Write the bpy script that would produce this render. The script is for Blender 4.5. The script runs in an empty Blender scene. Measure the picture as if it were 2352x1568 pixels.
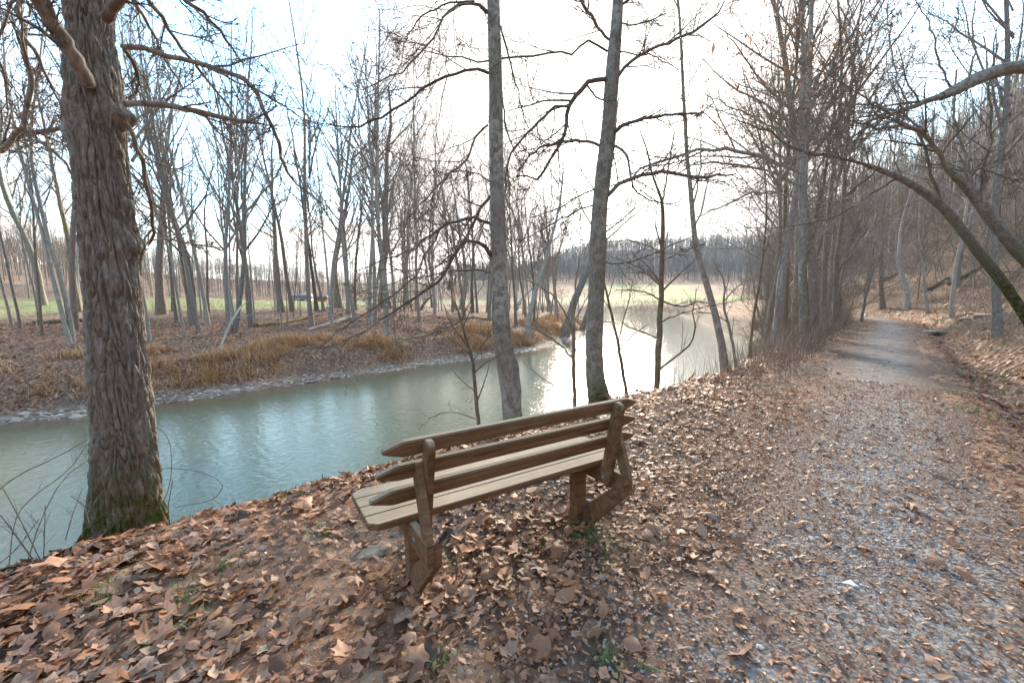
import bpy, bmesh, math
import numpy as np
from mathutils import Matrix, Vector
rng = np.random.default_rng(7)
S = bpy.context.scene
C = S.collection
# ------------------------------------------------------------------ camera
FV, PIT, ROL, HC = 952.47, .0969, -.0138, 1.6558          # focal length in 2352-px units, pitch down, roll, eye height
def ray(u, v):
    a, b = u - 1176., v - 784.
    cr, sr = math.cos(ROL), math.sin(ROL)
    x, y = a * cr + b * sr, -a * sr + b * cr
    c, s = math.cos(PIT), math.sin(PIT)
    return np.array([x, FV * c - y * s, -FV * s - y * c])
cam = bpy.data.cameras.new('camera'); camo = bpy.data.objects.new('camera', cam); C.objects.link(camo); S.camera = camo
cam.sensor_width = 36; cam.lens = FV / 2352 * 36; cam.clip_start = .05; cam.clip_end = 6000
c0 = ray(1176, 784); r0 = ray(1177, 784) - c0; u0 = ray(1176, 783) - c0
R3 = Matrix(((r0[0], u0[0], -c0[0] / FV), (r0[1], u0[1], -c0[1] / FV), (r0[2], u0[2], -c0[2] / FV)))
camo.matrix_world = Matrix.Translation((0, 0, HC)) @ R3.normalized().to_4x4()
# ------------------------------------------------------------------ sky and sun
sd = ray(1392, 352); sd = sd / np.linalg.norm(sd)
sun_el = math.asin(sd[2]); sun_az = math.atan2(sd[0], sd[1])
W = bpy.data.worlds.new('World'); S.world = W; W.use_nodes = True
def nodes(tree):
    nt = tree; nt.nodes.clear()
    def N(t, **k):
        n = nt.nodes.new(t)
        for a, b in k.items():
            if a == 'i':
                for kk, vv in b.items():
                    s = n.inputs[kk]
                    if hasattr(vv, 'is_output') or isinstance(vv, bpy.types.NodeSocket): nt.links.new(vv, s)
                    else: s.default_value = vv
            else: setattr(n, a, b)
        return n
    return N, nt.links
N, L = nodes(W.node_tree)
sky = N('ShaderNodeTexSky', sky_type='NISHITA', sun_disc=False, sun_elevation=sun_el, sun_rotation=sun_az,
        air_density=1.0, dust_density=.6, ozone_density=2.5)
tc = N('ShaderNodeTexCoord')
dotn = N('ShaderNodeVectorMath', operation='DOT_PRODUCT', i={0: tc.outputs['Generated'], 1: tuple(sd)})
sep = N('ShaderNodeSeparateXYZ', i={0: tc.outputs['Generated']})
den = N('ShaderNodeMath', operation='MAXIMUM', i={0: sep.outputs['Z'], 1: .06})
cx = N('ShaderNodeMath', operation='DIVIDE', i={0: sep.outputs['X'], 1: den.outputs[0]})
cy = N('ShaderNodeMath', operation='DIVIDE', i={0: sep.outputs['Y'], 1: den.outputs[0]})
cv = N('ShaderNodeCombineXYZ', i={0: cx.outputs[0], 1: cy.outputs[0], 2: 0.0})
cn = N('ShaderNodeTexNoise', i={'Vector': cv.outputs[0], 'Scale': .42, 'Detail': 8.0, 'Roughness': .58, 'Distortion': .5})
cov = N('ShaderNodeMapRange', interpolation_type='SMOOTHSTEP', i={0: cn.outputs[0], 1: .40, 2: .67, 3: .08, 4: 1.0})
lowc = N('ShaderNodeMapRange', interpolation_type='SMOOTHSTEP', i={0: sep.outputs['Z'], 1: .02, 2: .36, 3: .7, 4: 0.0})
glow = N('ShaderNodeMapRange', interpolation_type='SMOOTHERSTEP', i={0: dotn.outputs['Value'], 1: .80, 2: .985, 3: 0.0, 4: 1.0})
a1 = N('ShaderNodeMath', operation='ADD', use_clamp=True, i={0: cov.outputs[0], 1: lowc.outputs[0]})
a2 = N('ShaderNodeMath', operation='ADD', use_clamp=True, i={0: a1.outputs[0], 1: glow.outputs[0]})
g3 = N('ShaderNodeMath', operation='POWER', use_clamp=True, i={0: N('ShaderNodeMath', operation='MAXIMUM', i={0: dotn.outputs['Value'], 1: 0.0}).outputs[0], 1: 60.0})
cn2 = N('ShaderNodeTexNoise', i={'Vector': cv.outputs[0], 'Scale': 1.3, 'Detail': 7.0, 'Roughness': .55, 'Distortion': .3})
cbase = N('ShaderNodeMapRange', i={0: cn2.outputs[0], 1: .3, 2: .7, 3: .84, 4: 1.45})
side = N('ShaderNodeMapRange', interpolation_type='SMOOTHSTEP', i={0: dotn.outputs['Value'], 1: -.7, 2: .9, 3: .42, 4: 1.25})
cb0 = N('ShaderNodeMath', operation='MULTIPLY', i={0: cbase.outputs[0], 1: side.outputs[0]})
cb = N('ShaderNodeMath', operation='MULTIPLY_ADD', i={0: g3.outputs[0], 1: 2.6, 2: cb0.outputs[0]})
ccol = N('ShaderNodeVectorMath', operation='SCALE', i={0: (1.08, 1.0, .93), 'Scale': cb.outputs[0]})
skb = N('ShaderNodeVectorMath', operation='MULTIPLY', i={0: sky.outputs[0], 1: (.66, .80, .75)})
mx = N('ShaderNodeMix', data_type='RGBA', i={0: a2.outputs[0]})
L.new(skb.outputs[0], mx.inputs[6]); L.new(ccol.outputs[0], mx.inputs[7])
bg = N('ShaderNodeBackground', i={'Color': mx.outputs[2], 'Strength': .1})
out = N('ShaderNodeOutputWorld', i={0: bg.outputs[0]})
sl = bpy.data.lights.new('sun', 'SUN'); sl.energy = 1.0; sl.angle = math.radians(12); sl.color = (1, .86, .68)
slo = bpy.data.objects.new('sun', sl); C.objects.link(slo)
slo.rotation_euler = Vector(tuple(-sd)).to_track_quat('-Z', 'Y').to_euler()
vs = S.view_settings; vs.view_transform = 'Standard'; vs.look = 'None'; vs.gamma = 1; vs.use_curve_mapping = False
vs.exposure = 3.68
S.cycles.max_bounces = 6; S.cycles.transparent_max_bounces = 8
S.cycles.sample_clamp_indirect = 6
# ------------------------------------------------------------------ helpers: records, meshes
def tag(o, label=None, cat=None, group=None, kind=None):
    if label: o['label'] = label
    if cat: o['category'] = cat
    if group: o['group'] = group
    if kind: o['kind'] = kind
    return o
def link(name, me, mat=None, parent=None):
    o = bpy.data.objects.new(name, me); C.objects.link(o)
    if mat is not None and me is not None and not me.materials: me.materials.append(mat)
    if parent: o.parent = parent
    return o
def empty(name, loc=(0, 0, 0), rz=0):
    o = bpy.data.objects.new(name, None); C.objects.link(o); o.location = loc; o.rotation_euler = (0, 0, rz)
    o.empty_display_size = .2; return o
def mkmesh(name, V, F, smooth=False, col=None):
    V = np.asarray(V, dtype=np.float32).reshape(-1, 3)
    Fs = F if isinstance(F, list) else [F]
    Fs = [np.asarray(f, dtype=np.int32) for f in Fs if len(f)]
    me = bpy.data.meshes.new(name)
    me.vertices.add(len(V)); me.vertices.foreach_set('co', V.ravel())
    tot = sum(f.size for f in Fs); npol = sum(len(f) for f in Fs)
    me.loops.add(tot); me.loops.foreach_set('vertex_index', np.concatenate([f.ravel() for f in Fs]))
    me.polygons.add(npol)
    ls = np.concatenate([np.full(len(f), f.shape[1], np.int32) for f in Fs])
    st = np.concatenate([[0], np.cumsum(ls)[:-1]]).astype(np.int32)
    me.polygons.foreach_set('loop_start', st)
    if smooth: me.polygons.foreach_set('use_smooth', np.ones(npol, bool))
    if col is not None:
        ca = me.color_attributes.new('col', 'FLOAT_COLOR', 'POINT')
        cc = np.ones((len(V), 4), np.float32); cc[:, :3] = col; ca.data.foreach_set('color', cc.ravel())
    me.update(calc_edges=True); return me
def hsh(i, j, k=0):
    h = (i * 374761393 + j * 668265263 + k * 2147483647 + 1274126177) & 0xffffffff
    h = ((h ^ (h >> 13)) * 1274126177) & 0xffffffff
    return ((h ^ (h >> 16)) & 0xffffff) / float(0xffffff)
def vn(x, y, k=0):
    x = np.asarray(x, float); y = np.asarray(y, float)
    i = np.floor(x).astype(np.int64); j = np.floor(y).astype(np.int64)
    f = x - i; g = y - j; f = f * f * (3 - 2 * f); g = g * g * (3 - 2 * g)
    return (hsh(i, j, k) * (1 - f) + hsh(i + 1, j, k) * f) * (1 - g) + (hsh(i, j + 1, k) * (1 - f) + hsh(i + 1, j + 1, k) * f) * g
def fbm(x, y, o=4, k=0):
    s = 0; a = .5
    for q in range(o): s = s + a * vn(x * 2 ** q, y * 2 ** q, k + q); a *= .5
    return s
def sstep(x, a, b):
    t = np.clip((x - a) / (b - a), 0, 1); return t * t * (3 - 2 * t)
def nrm(a): return a / np.maximum(np.linalg.norm(a, axis=-1, keepdims=True), 1e-9)
# ------------------------------------------------------------------ terrain
ZW = -2.6
NEAR = np.array([(-60, -38), (-14, -1.0), (-7.5, 3.4), (-4.7, 5.2), (-2.7, 6.9), (.3, 9.8), (3, 11.7), (5.8, 14.9), (11.6, 21.3), (17.6, 28.5), (20.7, 35), (23.4, 42.3), (27, 54), (36.7, 82), (44.8, 114), (41.4, 144), (33.9, 155), (15, 166), (-30, 172)], float)
FAR = np.array([(-100, -20), (-45, -2), (-30, 7), (-21.2, 13.3), (-18.85, 14.9), (-16.7, 16), (-15.6, 17.6), (-12.6, 20.5), (-7.65, 26), (-2.5, 30.5), (2.9, 37), (7.7, 47.3), (10.4, 57), (12.5, 66), (14, 82), (8, 118), (-5, 142), (-30, 152)], float)
POLY = np.concatenate([NEAR, FAR[::-1]])
PATH = np.array([(-40, -42), (-3.2, -4), (-.2, -.6), (1.25, 1.2), (2.5, 2.75), (4.4, 4.8), (8.3, 9.2), (14.3, 15.7), (20.3, 22.2), (25.6, 28.2), (28.2, 33.5), (29.6, 40), (31.8, 50), (36, 62), (43.5, 80), (53, 108), (75, 140), (180, 230), (760, 700)], float)
def pdist(x, y, P):
    best = np.full(np.shape(x), 1e9); sg = np.zeros(np.shape(x))
    for a, b in zip(P[:-1], P[1:]):
        d = b - a; t = np.clip(((x - a[0]) * d[0] + (y - a[1]) * d[1]) / (d @ d), 0, 1)
        ex = x - a[0] - t * d[0]; ey = y - a[1] - t * d[1]; q = ex * ex + ey * ey
        s = np.sign(d[0] * (y - a[1]) - d[1] * (x - a[0]))
        m = q < best; best = np.where(m, q, best); sg = np.where(m, s, sg)
    return np.sqrt(best), -sg            # positive sign: right hand side
def inpoly(x, y, P):
    r = np.zeros(np.shape(x), bool)
    for a, b in zip(P, np.roll(P, -1, 0)):
        c = ((a[1] > y) != (b[1] > y)) & (x < (b[0] - a[0]) * (y - a[1]) / (b[1] - a[1] + 1e-12) + a[0]); r ^= c
    return r
def smoothpoly(P, n=3):
    for _ in range(n):
        Q = [P[0]]
        for a, b in zip(P[:-1], P[1:]): Q += [a * .75 + b * .25, a * .25 + b * .75]
        P = np.array(Q + [P[-1]])
    return P
PATHS = smoothpoly(PATH, 2)
def terrain(x, y, info=False):
    x = np.asarray(x, float); y = np.asarray(y, float)
    wob = (vn(x * .7, y * .7, 3) - .5) * .5 + (vn(x * 2.3, y * 2.3, 5) - .5) * .16
    dn, _ = pdist(x, y, NEAR); df, _ = pdist(x, y, FAR); dp, sp = pdist(x, y, PATHS)
    ins = inpoly(x, y, POLY)
    near = (dn < df) & ~ins
    isn = (near & (y < 150)) | ((sp > 0) & ~ins)
    zn = np.interp(dn + wob * .6, [0, .45, 1.2, 2.0, 2.9, 4.2], [-2.6, -2.35, -1.55, -.7, -.1, 0])
    far_d = df
    D = np.where(near, dn, df)
    q = D + wob * .9
    zf = np.interp(q, [0, 1.1, 1.8, 2.6, 4.6, 8, 18, 27, 36, 75, 150, 900], [-2.6, -2.32, -1.9, -1.25, -.75, -.4, .15, .7, 1.1, 3.0, 5, 12])
    az = x / np.maximum(y, 1); wl_ = 1 - sstep(az, -.02, .2)
    hL = np.interp(D, [0, 78, 120, 190, 260, 900], [0, 0, 5.5, 14, 18, 26]) * (1 + (vn(az * 3 + 7, y * 0, 13) - .5) * .5)
    hR = np.interp(y, [0, 190, 330, 420, 640, 900], [0, 0, 8, 18, 66, 76]) * sstep(D, 30, 120) * (1 + (vn(az * 4 + 3, y * 0, 14) - .5) * .3)
    zf = zf + hL * wl_ + hR * (1 - wl_)
    zf = zf + (vn(x * .13, y * .13, 9) - .5) * .5 * sstep(D, 4, 14) + (fbm(x * .5, y * .5, 3, 2) - .45) * .35 * sstep(D, 1, 3)
    # north bank at the bend: low bank then green field
    zb = -np.interp(np.minimum(dn, df), [0, 1.5, 4], [2.6, 3.0, 3.6])
    s = dp * sp
    hill = np.interp(s, [-99, .95, 1.25, 1.6, 1.95, 2.5, 3.3, 6, 12, 30, 70, 120, 400], [0, 0, -.06, -.2, -.12, .28, .55, 1.4, 4.6, 18, 44, 58, 58])
    hill = hill + (fbm(x * .16, y * .16, 3, 20) - .45) * 1.6 * sstep(s, 4, 14)
    hill = hill + (fbm(x * 1.1, y * 1.1, 3, 24) - .45) * .35 * sstep(s, 1.9, 3.5)
    znr = np.where(s > .9, hill, zn)
    znr = np.where(s > .9, znr + np.maximum(zf, 0) * sstep(y, 150, 260), znr)
    z = np.where(ins, zb, np.where(isn, znr, zf))
    z = z + (fbm(x * 1.7, y * 1.7, 4, 30) - .47) * .07 * np.where(ins, 0, 1) * sstep(np.abs(s), .5, 1.4)
    crn = np.clip(1 - np.abs(s) / 1.0, 0, 1)
    z = z + crn * .02
    if info: return z, dict(ins=ins, near=isn, dn=dn, df=df, s=s, D=D)
    return z
def tz(x, y): return float(terrain(np.array([x]), np.array([y]))[0])
def wfac(u, v, du, dv):
    # a round stem looks wider off axis in a wide lens: correction from apparent to true width
    ex, ey = u - 1176., v - 784.; r = math.hypot(ex, ey) + 1e-6; l = math.hypot(du, dv) + 1e-6
    n_e = (-dv * ex + du * ey) / (l * r); return 1 / math.sqrt(1 + n_e ** 2 * (r / FV) ** 2)
def hit(u, v):
    d = ray(u, v); d = d / d[1]
    t = np.geomspace(.8, 900, 700); X = d[0] * t; Z = HC + d[2] * t; T = np.maximum(terrain(X, t), ZW)
    m = np.nonzero(Z < T)[0]
    if not len(m): return (X[-1], t[-1], T[-1])
    k = m[0]
    if k == 0: return (X[0], t[0], T[0])
    a, b = Z[k - 1] - T[k - 1], T[k] - Z[k]; w = a / (a + b + 1e-9); tt = t[k - 1] * (1 - w) + t[k] * w
    return (d[0] * tt, tt, T[k - 1] * (1 - w) + T[k] * w)
def at(u, v, y):
    d = ray(u, v); t = y / d[1]; return np.array([d[0] * t, y, HC + d[2] * t])
def pxm(p):          # metres per 2352-wide pixel at point p
    z = (p[1] * math.cos(PIT) - (p[2] - HC) * math.sin(PIT)); return z / FV
# ------------------------------------------------------------------ materials
def mat(name): 
    m = bpy.data.materials.new(name); m.use_nodes = True; N, L = nodes(m.node_tree); return m, N, L
def ramp(N, src, stops, interp='LINEAR'):
    r = N('ShaderNodeValToRGB', i={0: src}); e = r.color_ramp.elements; r.color_ramp.interpolation = interp
    while len(e) < len(stops): e.new(.5)
    for k, (p, c) in enumerate(stops): e[k].position = p; e[k].color = (*c, 1)
    return r.outputs[0]
def mixc(N, L, f, a, b):
    m = N('ShaderNodeMix', data_type='RGBA')
    for s, v in ((m.inputs[0], f), (m.inputs[6], a), (m.inputs[7], b)):
        if isinstance(v, bpy.types.NodeSocket): L.new(v, s)
        else: s.default_value = v if not isinstance(v, tuple) or len(v) == 4 else (*v, 1)
    return m.outputs[2]
def noise(N, vec, sc, det=5.0, ro=.55, dist=0.0):
    return N('ShaderNodeTexNoise', i={'Vector': vec, 'Scale': sc, 'Detail': det, 'Roughness': ro, 'Distortion': dist}).outputs[0]
def mrange(N, src, a, b, c=0.0, d=1.0, sm=True):
    return N('ShaderNodeMapRange', interpolation_type='SMOOTHSTEP' if sm else 'LINEAR', i={0: src, 1: a, 2: b, 3: c, 4: d}).outputs[0]
def scl(N, vec, s): return N('ShaderNodeMapping', i={'Vector': vec, 'Scale': s}).outputs[0]
def finish(N, L, col, rough=.85, bump=None, bs=.4, bd=.02, spec=.3, extra=None):
    b = N('ShaderNodeBsdfPrincipled'); 
    if isinstance(col, bpy.types.NodeSocket): L.new(col, b.inputs['Base Color'])
    else: b.inputs['Base Color'].default_value = (*col, 1)
    if isinstance(rough, bpy.types.NodeSocket): L.new(rough, b.inputs['Roughness'])
    else: b.inputs['Roughness'].default_value = rough
    b.inputs['Specular IOR Level'].default_value = spec
    if bump is not None:
        bn = N('ShaderNodeBump', i={'Strength': bs, 'Distance': bd, 'Height': bump}); L.new(bn.outputs[0], b.inputs['Normal'])
    sh = b.outputs[0]
    if extra: sh = extra(b)
    o = N('ShaderNodeOutputMaterial', i={0: sh}); return b
def m_bark(name, c1, c2, lich=.35, licol=(.33, .35, .30), sz=1.0, grain=(9, 9, 2.2), bd=.012):
    m, N, L = mat(name); t = N('ShaderNodeTexCoord').outputs['Object']
    oi = N('ShaderNodeObjectInfo').outputs['Random']
    n1 = noise(N, scl(N, t, grain), 3.0 * sz, 8, .6, .4); n2 = noise(N, t, 5.5 * sz, 5, .6)
    col = ramp(N, n1, [(.3, c1), (.62, c2)])
    lm = mrange(N, n2, .62 - lich * .3, .78 - lich * .3)
    col = mixc(N, L, lm, col, licol)
    v = N('ShaderNodeHueSaturation', i={'Color': col, 'Value': mrange(N, oi, 0, 1, .72, 1.3, False), 'Saturation': mrange(N, oi, 0, 1, 1.15, .75, False)}).outputs[0]
    finish(N, L, v, .9, n1, .8, bd, .2); return m
M_BARK = m_bark('bark_grey', (.13, .115, .10), (.34, .31, .27))
M_BARK2 = m_bark('bark_brown', (.10, .078, .06), (.30, .24, .185), .15)
M_PALE = m_bark('bark_pale', (.19, .175, .15), (.38, .35, .29), .4, (.37, .37, .31))
M_TWIG = m_bark('twig_bark', (.14, .115, .095), (.30, .25, .20), .1)
M_TWIGD = m_bark('dark_limb_bark', (.075, .06, .052), (.19, .155, .13), .15)
M_STEM = m_bark('stem_bark', (.13, .1, .07), (.27, .22, .16), .3, (.3, .32, .2))
def m_hero(name, c1, c2, lic, sc=1.0):
    m, N, L = mat(name); t = N('ShaderNodeTexCoord').outputs['Object']
    at_ = N('ShaderNodeAttribute', attribute_name='col'); se = N('ShaderNodeSeparateColor', i={0: at_.outputs['Color']})
    n1 = noise(N, scl(N, t, (18, 18, 5)), 2.2 * sc, 9, .62, .6); n2 = noise(N, t, 9.0 * sc, 7, .7); n3 = noise(N, t, 60.0, 5, .6)
    col = ramp(N, n1, [(.28, c1), (.5, tuple((a + b) / 2 for a, b in zip(c1, c2))), (.68, c2)])
    lm = N('ShaderNodeMath', operation='MULTIPLY', i={0: mrange(N, n2, .44, .56), 1: se.outputs[0]}).outputs[0]
    col = mixc(N, L, lm, col, lic)
    mm = N('ShaderNodeMath', operation='MULTIPLY', i={0: mrange(N, n2, .35, .55), 1: se.outputs[1]}).outputs[0]
    moss = ramp(N, n3, [(.3, (.02, .03, .006)), (.7, (.11, .13, .02))])
    col = mixc(N, L, mm, col, moss)
    hb = N('ShaderNodeMath', operation='ADD', i={0: n1, 1: n3}).outputs[0]
    finish(N, L, col, .92, hb, .75, .012, .2); return m
M_OLD = m_hero('furrowed_bark', (.08, .066, .054), (.33, .285, .23), (.37, .42, .42, 1))
M_MAPLE = m_hero('lichened_bark', (.10, .09, .075), (.32, .29, .24), (.40, .42, .37, 1), 1.0)
# leaves
def m_leaf(name, attr=True):
    m, N, L = mat(name); t = N('ShaderNodeTexCoord').outputs['Object']
    if attr: base = N('ShaderNodeAttribute', attribute_name='col').outputs['Color']
    else:
        base = ramp(N, N('ShaderNodeObjectInfo').outputs['Random'], [(0, (.17, .085, .05)), (.35, (.33, .17, .09)), (.6, (.42, .25, .15)), (.8, (.30, .22, .17)), (1, (.46, .21, .09))])
    n = noise(N, t, 38.0 if attr else 30.0, 5, .6)
    col = mixc(N, L, mrange(N, n, .35, .7, 0, .45), base, (.13, .08, .055))
    def ex(b):
        tr = N('ShaderNodeBsdfTranslucent', i={0: base}); ms = N('ShaderNodeMixShader', i={0: .18, 1: b.outputs[0], 2: tr.outputs[0]}); return ms.outputs[0]
    finish(N, L, col, .58, n, .35, .004, .4, ex); return m
M_LEAF = m_leaf('dry_leaf'); M_LEAF1 = m_leaf('dry_leaf_single', False)
# soil / ground
m, N, L = mat('leafy_ground'); M_GROUND = m
t = N('ShaderNodeTexCoord').outputs['Object']
z4 = N('ShaderNodeSeparateColor', i={0: N('ShaderNodeAttribute', attribute_name='col').outputs['Color']})
vo = N('ShaderNodeTexVoronoi', feature='F1', i={'Vector': t, 'Scale': 10.0, 'Randomness': 1.0})
vo2 = N('ShaderNodeTexVoronoi', feature='F1', i={'Vector': t, 'Scale': 4.0, 'Randomness': 1.0})
nn = noise(N, t, 1.3, 6, .6); nf = noise(N, t, 26.0, 6, .65)
vr = N('ShaderNodeSeparateColor', i={0: vo.outputs['Color']}).outputs[0]
lit = ramp(N, vr, [(0, (.09, .05, .032)), (.35, (.23, .13, .08)), (.65, (.36, .215, .13)), (1, (.5, .32, .205))])
soil = ramp(N, nf, [(.3, (.045, .034, .027)), (.7, (.17, .13, .10))])
mixm = mrange(N, nn, .40, .62)
gcol = mixc(N, L, z4.outputs[2], lit, soil)
gr = ramp(N, noise(N, t, .35, 6, .7), [(.3, (.25, .23, .10)), (.55, (.24, .27, .10)), (.75, (.36, .33, .16))])
gcol = mixc(N, L, z4.outputs[0], gcol, gr)
st = ramp(N, vr, [(0, (.13, .095, .07)), (.5, (.24, .18, .13)), (1, (.34, .26, .19))])
gcol = mixc(N, L, z4.outputs[1], gcol, st)
hh = N('ShaderNodeMath', operation='ADD', i={0: vo.outputs['Distance'], 1: nf}).outputs[0]
finish(N, L, gcol, .9, hh, .9, .05, .2)
m, N, L = mat('path_gravel'); M_PATH = m
t = N('ShaderNodeTexCoord').outputs['Object']
vo = N('ShaderNodeTexVoronoi', feature='F1', i={'Vector': t, 'Scale': 42.0}); vr = N('ShaderNodeSeparateColor', i={0: vo.outputs['Color']}).outputs[0]
nb = noise(N, t, 2.4, 7, .7); nf = noise(N, t, 60.0, 5, .7)
stn = ramp(N, vr, [(0, (.17, .145, .12)), (.5, (.27, .25, .225)), (1, (.38, .36, .33))])
soil = ramp(N, nf, [(.3, (.075, .052, .04)), (.7, (.30, .20, .145))])
ed = N('ShaderNodeSeparateColor', i={0: N('ShaderNodeAttribute', attribute_name='col').outputs['Color']}).outputs[0]
nbe = N('ShaderNodeMath', operation='ADD', i={0: nb, 1: ed}).outputs[0]
pc = mixc(N, L, mrange(N, nbe, .42, .68, .12, 1.0), stn, soil)
hh = N('ShaderNodeMath', operation='SUBTRACT', i={0: nf, 1: vo.outputs['Distance']}).outputs[0]
finish(N, L, pc, .85, hh, .8, .02, .3)
# water
m, N, L = mat('river_water'); M_WATER = m
t = N('ShaderNodeTexCoord').outputs['Object']
w1 = noise(N, scl(N, t, (1.0, 1.0, 1)), 3.6, 4, .55, 1.2); w2 = noise(N, scl(N, t, (1.0, .75, 1)), 12.0, 4, .6, .6)
w3 = noise(N, t, .5, 3, .5)
wv = N('ShaderNodeTexWave', wave_type='BANDS', bands_direction='DIAGONAL', i={'Vector': t, 'Scale': 1.6, 'Distortion': 7.0, 'Detail': 3.0, 'Detail Scale': 1.2}).outputs[1]
h = N('ShaderNodeMath', operation='ADD', i={0: w1, 1: N('ShaderNodeMath', operation='MULTIPLY', i={0: w2, 1: .42}).outputs[0]}).outputs[0]
h = N('ShaderNodeMath', operation='MULTIPLY_ADD', i={0: wv, 1: .16, 2: h}).outputs[0]
cw = N('ShaderNodeAttribute', attribute_name='col').outputs['Color']
finish(N, L, cw, .035, h, 1.0, .012, .5); m.node_tree.nodes['Principled BSDF'].inputs['IOR'].default_value = 1.62
# wood
m, N, L = mat('weathered_timber'); M_WOOD = m
t = N('ShaderNodeTexCoord').outputs['Object']; oi = N('ShaderNodeObjectInfo')
off = N('ShaderNodeVectorMath', operation='SCALE', i={0: (3.1, 1.7, 2.3), 'Scale': N('ShaderNodeMath', operation='MULTIPLY', i={0: oi.outputs['Random'], 1: 7.0}).outputs[0]}).outputs[0]
tt = N('ShaderNodeVectorMath', operation='ADD', i={0: t, 1: off}).outputs[0]
g1 = noise(N, scl(N, tt, (.35, 9, 9)), 3.2, 6, .6, 1.1); g2 = noise(N, scl(N, tt, (1.0, 60, 60)), 3.0, 4, .6, .3)
bl = noise(N, tt, 3.0, 5, .65)
wc = ramp(N, g1, [(.3, (.075, .036, .016)), (.48, (.19, .10, .048)), (.7, (.31, .18, .092))])
wc = mixc(N, L, mrange(N, g2, .4, .7, 0, .4), wc, (.12, .08, .05))
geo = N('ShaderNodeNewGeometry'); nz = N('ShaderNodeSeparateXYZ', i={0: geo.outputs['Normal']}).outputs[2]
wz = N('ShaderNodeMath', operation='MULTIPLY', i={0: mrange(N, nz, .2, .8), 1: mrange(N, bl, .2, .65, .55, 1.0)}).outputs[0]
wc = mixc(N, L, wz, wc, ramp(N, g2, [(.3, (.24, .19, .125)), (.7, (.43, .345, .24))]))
alg = mrange(N, noise(N, tt, 2.1, 5, .7), .56, .72, 0, .55)
wc = mixc(N, L, alg, wc, (.20, .19, .09))
finish(N, L, wc, .78, g2, .5, .004, .3)
def flat(name, c, r=.7, ns=0.0):
    m, N, L = mat(name)
    if ns:
        t = N('ShaderNodeTexCoord').outputs['Object']; n = noise(N, t, ns, 6, .65)
        col = ramp(N, n, [(.3, tuple(q * .55 for q in c)), (.7, tuple(min(1, q * 1.35) for q in c))]); finish(N, L, col, r, n, .6, .02, .3)
    else: finish(N, L, c, r)
    return m
M_PAINT = flat('blue_paint', (.13, .34, .5), .5)
M_MOSS = flat('moss', (.12, .15, .025), .95, 30)
M_STONE = flat('stone', (.3, .29, .27), .85, 12)
M_GRAVEL = None
def m_col(name, rough=.8, spec=.3):
    m, N, L = mat(name); c = N('ShaderNodeAttribute', attribute_name='col').outputs['Color']; finish(N, L, c, rough, spec=spec); return m
M_GRAVEL = m_col('gravel_stone', .7); M_STRAW = m_col('dry_stalk', .8); M_GREEN = m_col('green_blade', .6)
M_LOG = m_bark('rotten_log', (.06, .045, .035), (.26, .2, .15), .45, (.16, .2, .03), .35)
M_FARW = m_col('far_wood', .95, .1)
# ------------------------------------------------------------------ ground sheet
ang = np.radians(np.concatenate([np.arange(-62, 62, .24), np.arange(62, 298, 2.5)]))
rr = np.concatenate([[0], np.geomspace(.5, 60, 200), np.geomspace(61, 1500, 85)])
A, Rr = np.meshgrid(ang, rr, indexing='ij'); X = np.sin(A) * Rr; Y = np.cos(A) * Rr
Z, inf = terrain(X, Y, True)
na, nr = A.shape
idx = np.arange(na * nr).reshape(na, nr); nx = np.roll(idx, -1, 0)
F = np.stack([idx[:, :-1], nx[:, :-1], nx[:, 1:], idx[:, 1:]], -1)[..., ::-1].reshape(-1, 4)
D = inf['D']; land = ~inf['ins']
field = sstep(D, 31, 36) * (1 - sstep(D, 66, 78)) * (~inf['near']) * land
field = field * sstep(fbm(X * .05, Y * .05, 3, 40), .22, .42)
field = np.maximum(field, (Y > 150) * sstep(X / np.maximum(Y, 1) + (fbm(X * .02, Y * .02, 3, 46) - .45) * .15, .17, .22) * (1 - sstep(X / np.maximum(Y, 1) + (fbm(X * .02, Y * .02, 3, 47) - .45) * .15, .42, .47)) * sstep(D, 4, 9) * (1 - sstep(D, 150, 175)) * land * (1 - inf['near'] * (inf['s'] > 0)))
tanf = sstep(D, 150, 175) * (~inf['near']) * land
beach = np.where(land & ~inf['near'], 1 - sstep(D + (vn(X * 1.2, Y * 1.2, 8) - .5) * .8, .45, 1.1), 0)
soilm = np.where(inf['near'], sstep(fbm(X * .9, Y * .9, 4, 50), .44, .56) * .8 * sstep(inf['dn'], 3.2, 4.5) * (inf['s'] < 2) + (1 - sstep(inf['dn'], 1.5, 2.6)), .15 + .5 * sstep(fbm(X * .3, Y * .3, 3, 55), .45, .6))
soilm = np.where(inf['s'] > 2.2, .35 + .4 * sstep(fbm(X * .8, Y * .8, 3, 56), .42, .6), soilm)
tanf = tanf * (1 - sstep(X / np.maximum(Y, 1), -.05, .1)) * (1 - sstep(fbm(X * .012, Y * .012, 3, 44), .3, .5) * (X / np.maximum(Y, 1) < -.45))
col = np.stack([np.maximum(field, tanf * .5), beach, np.clip(soilm, 0, 1)], -1)
ground = tag(link('ground', mkmesh('ground', np.stack([X, Y, Z], -1), F, True, col.reshape(-1, 3)), M_GROUND), kind='structure')
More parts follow.
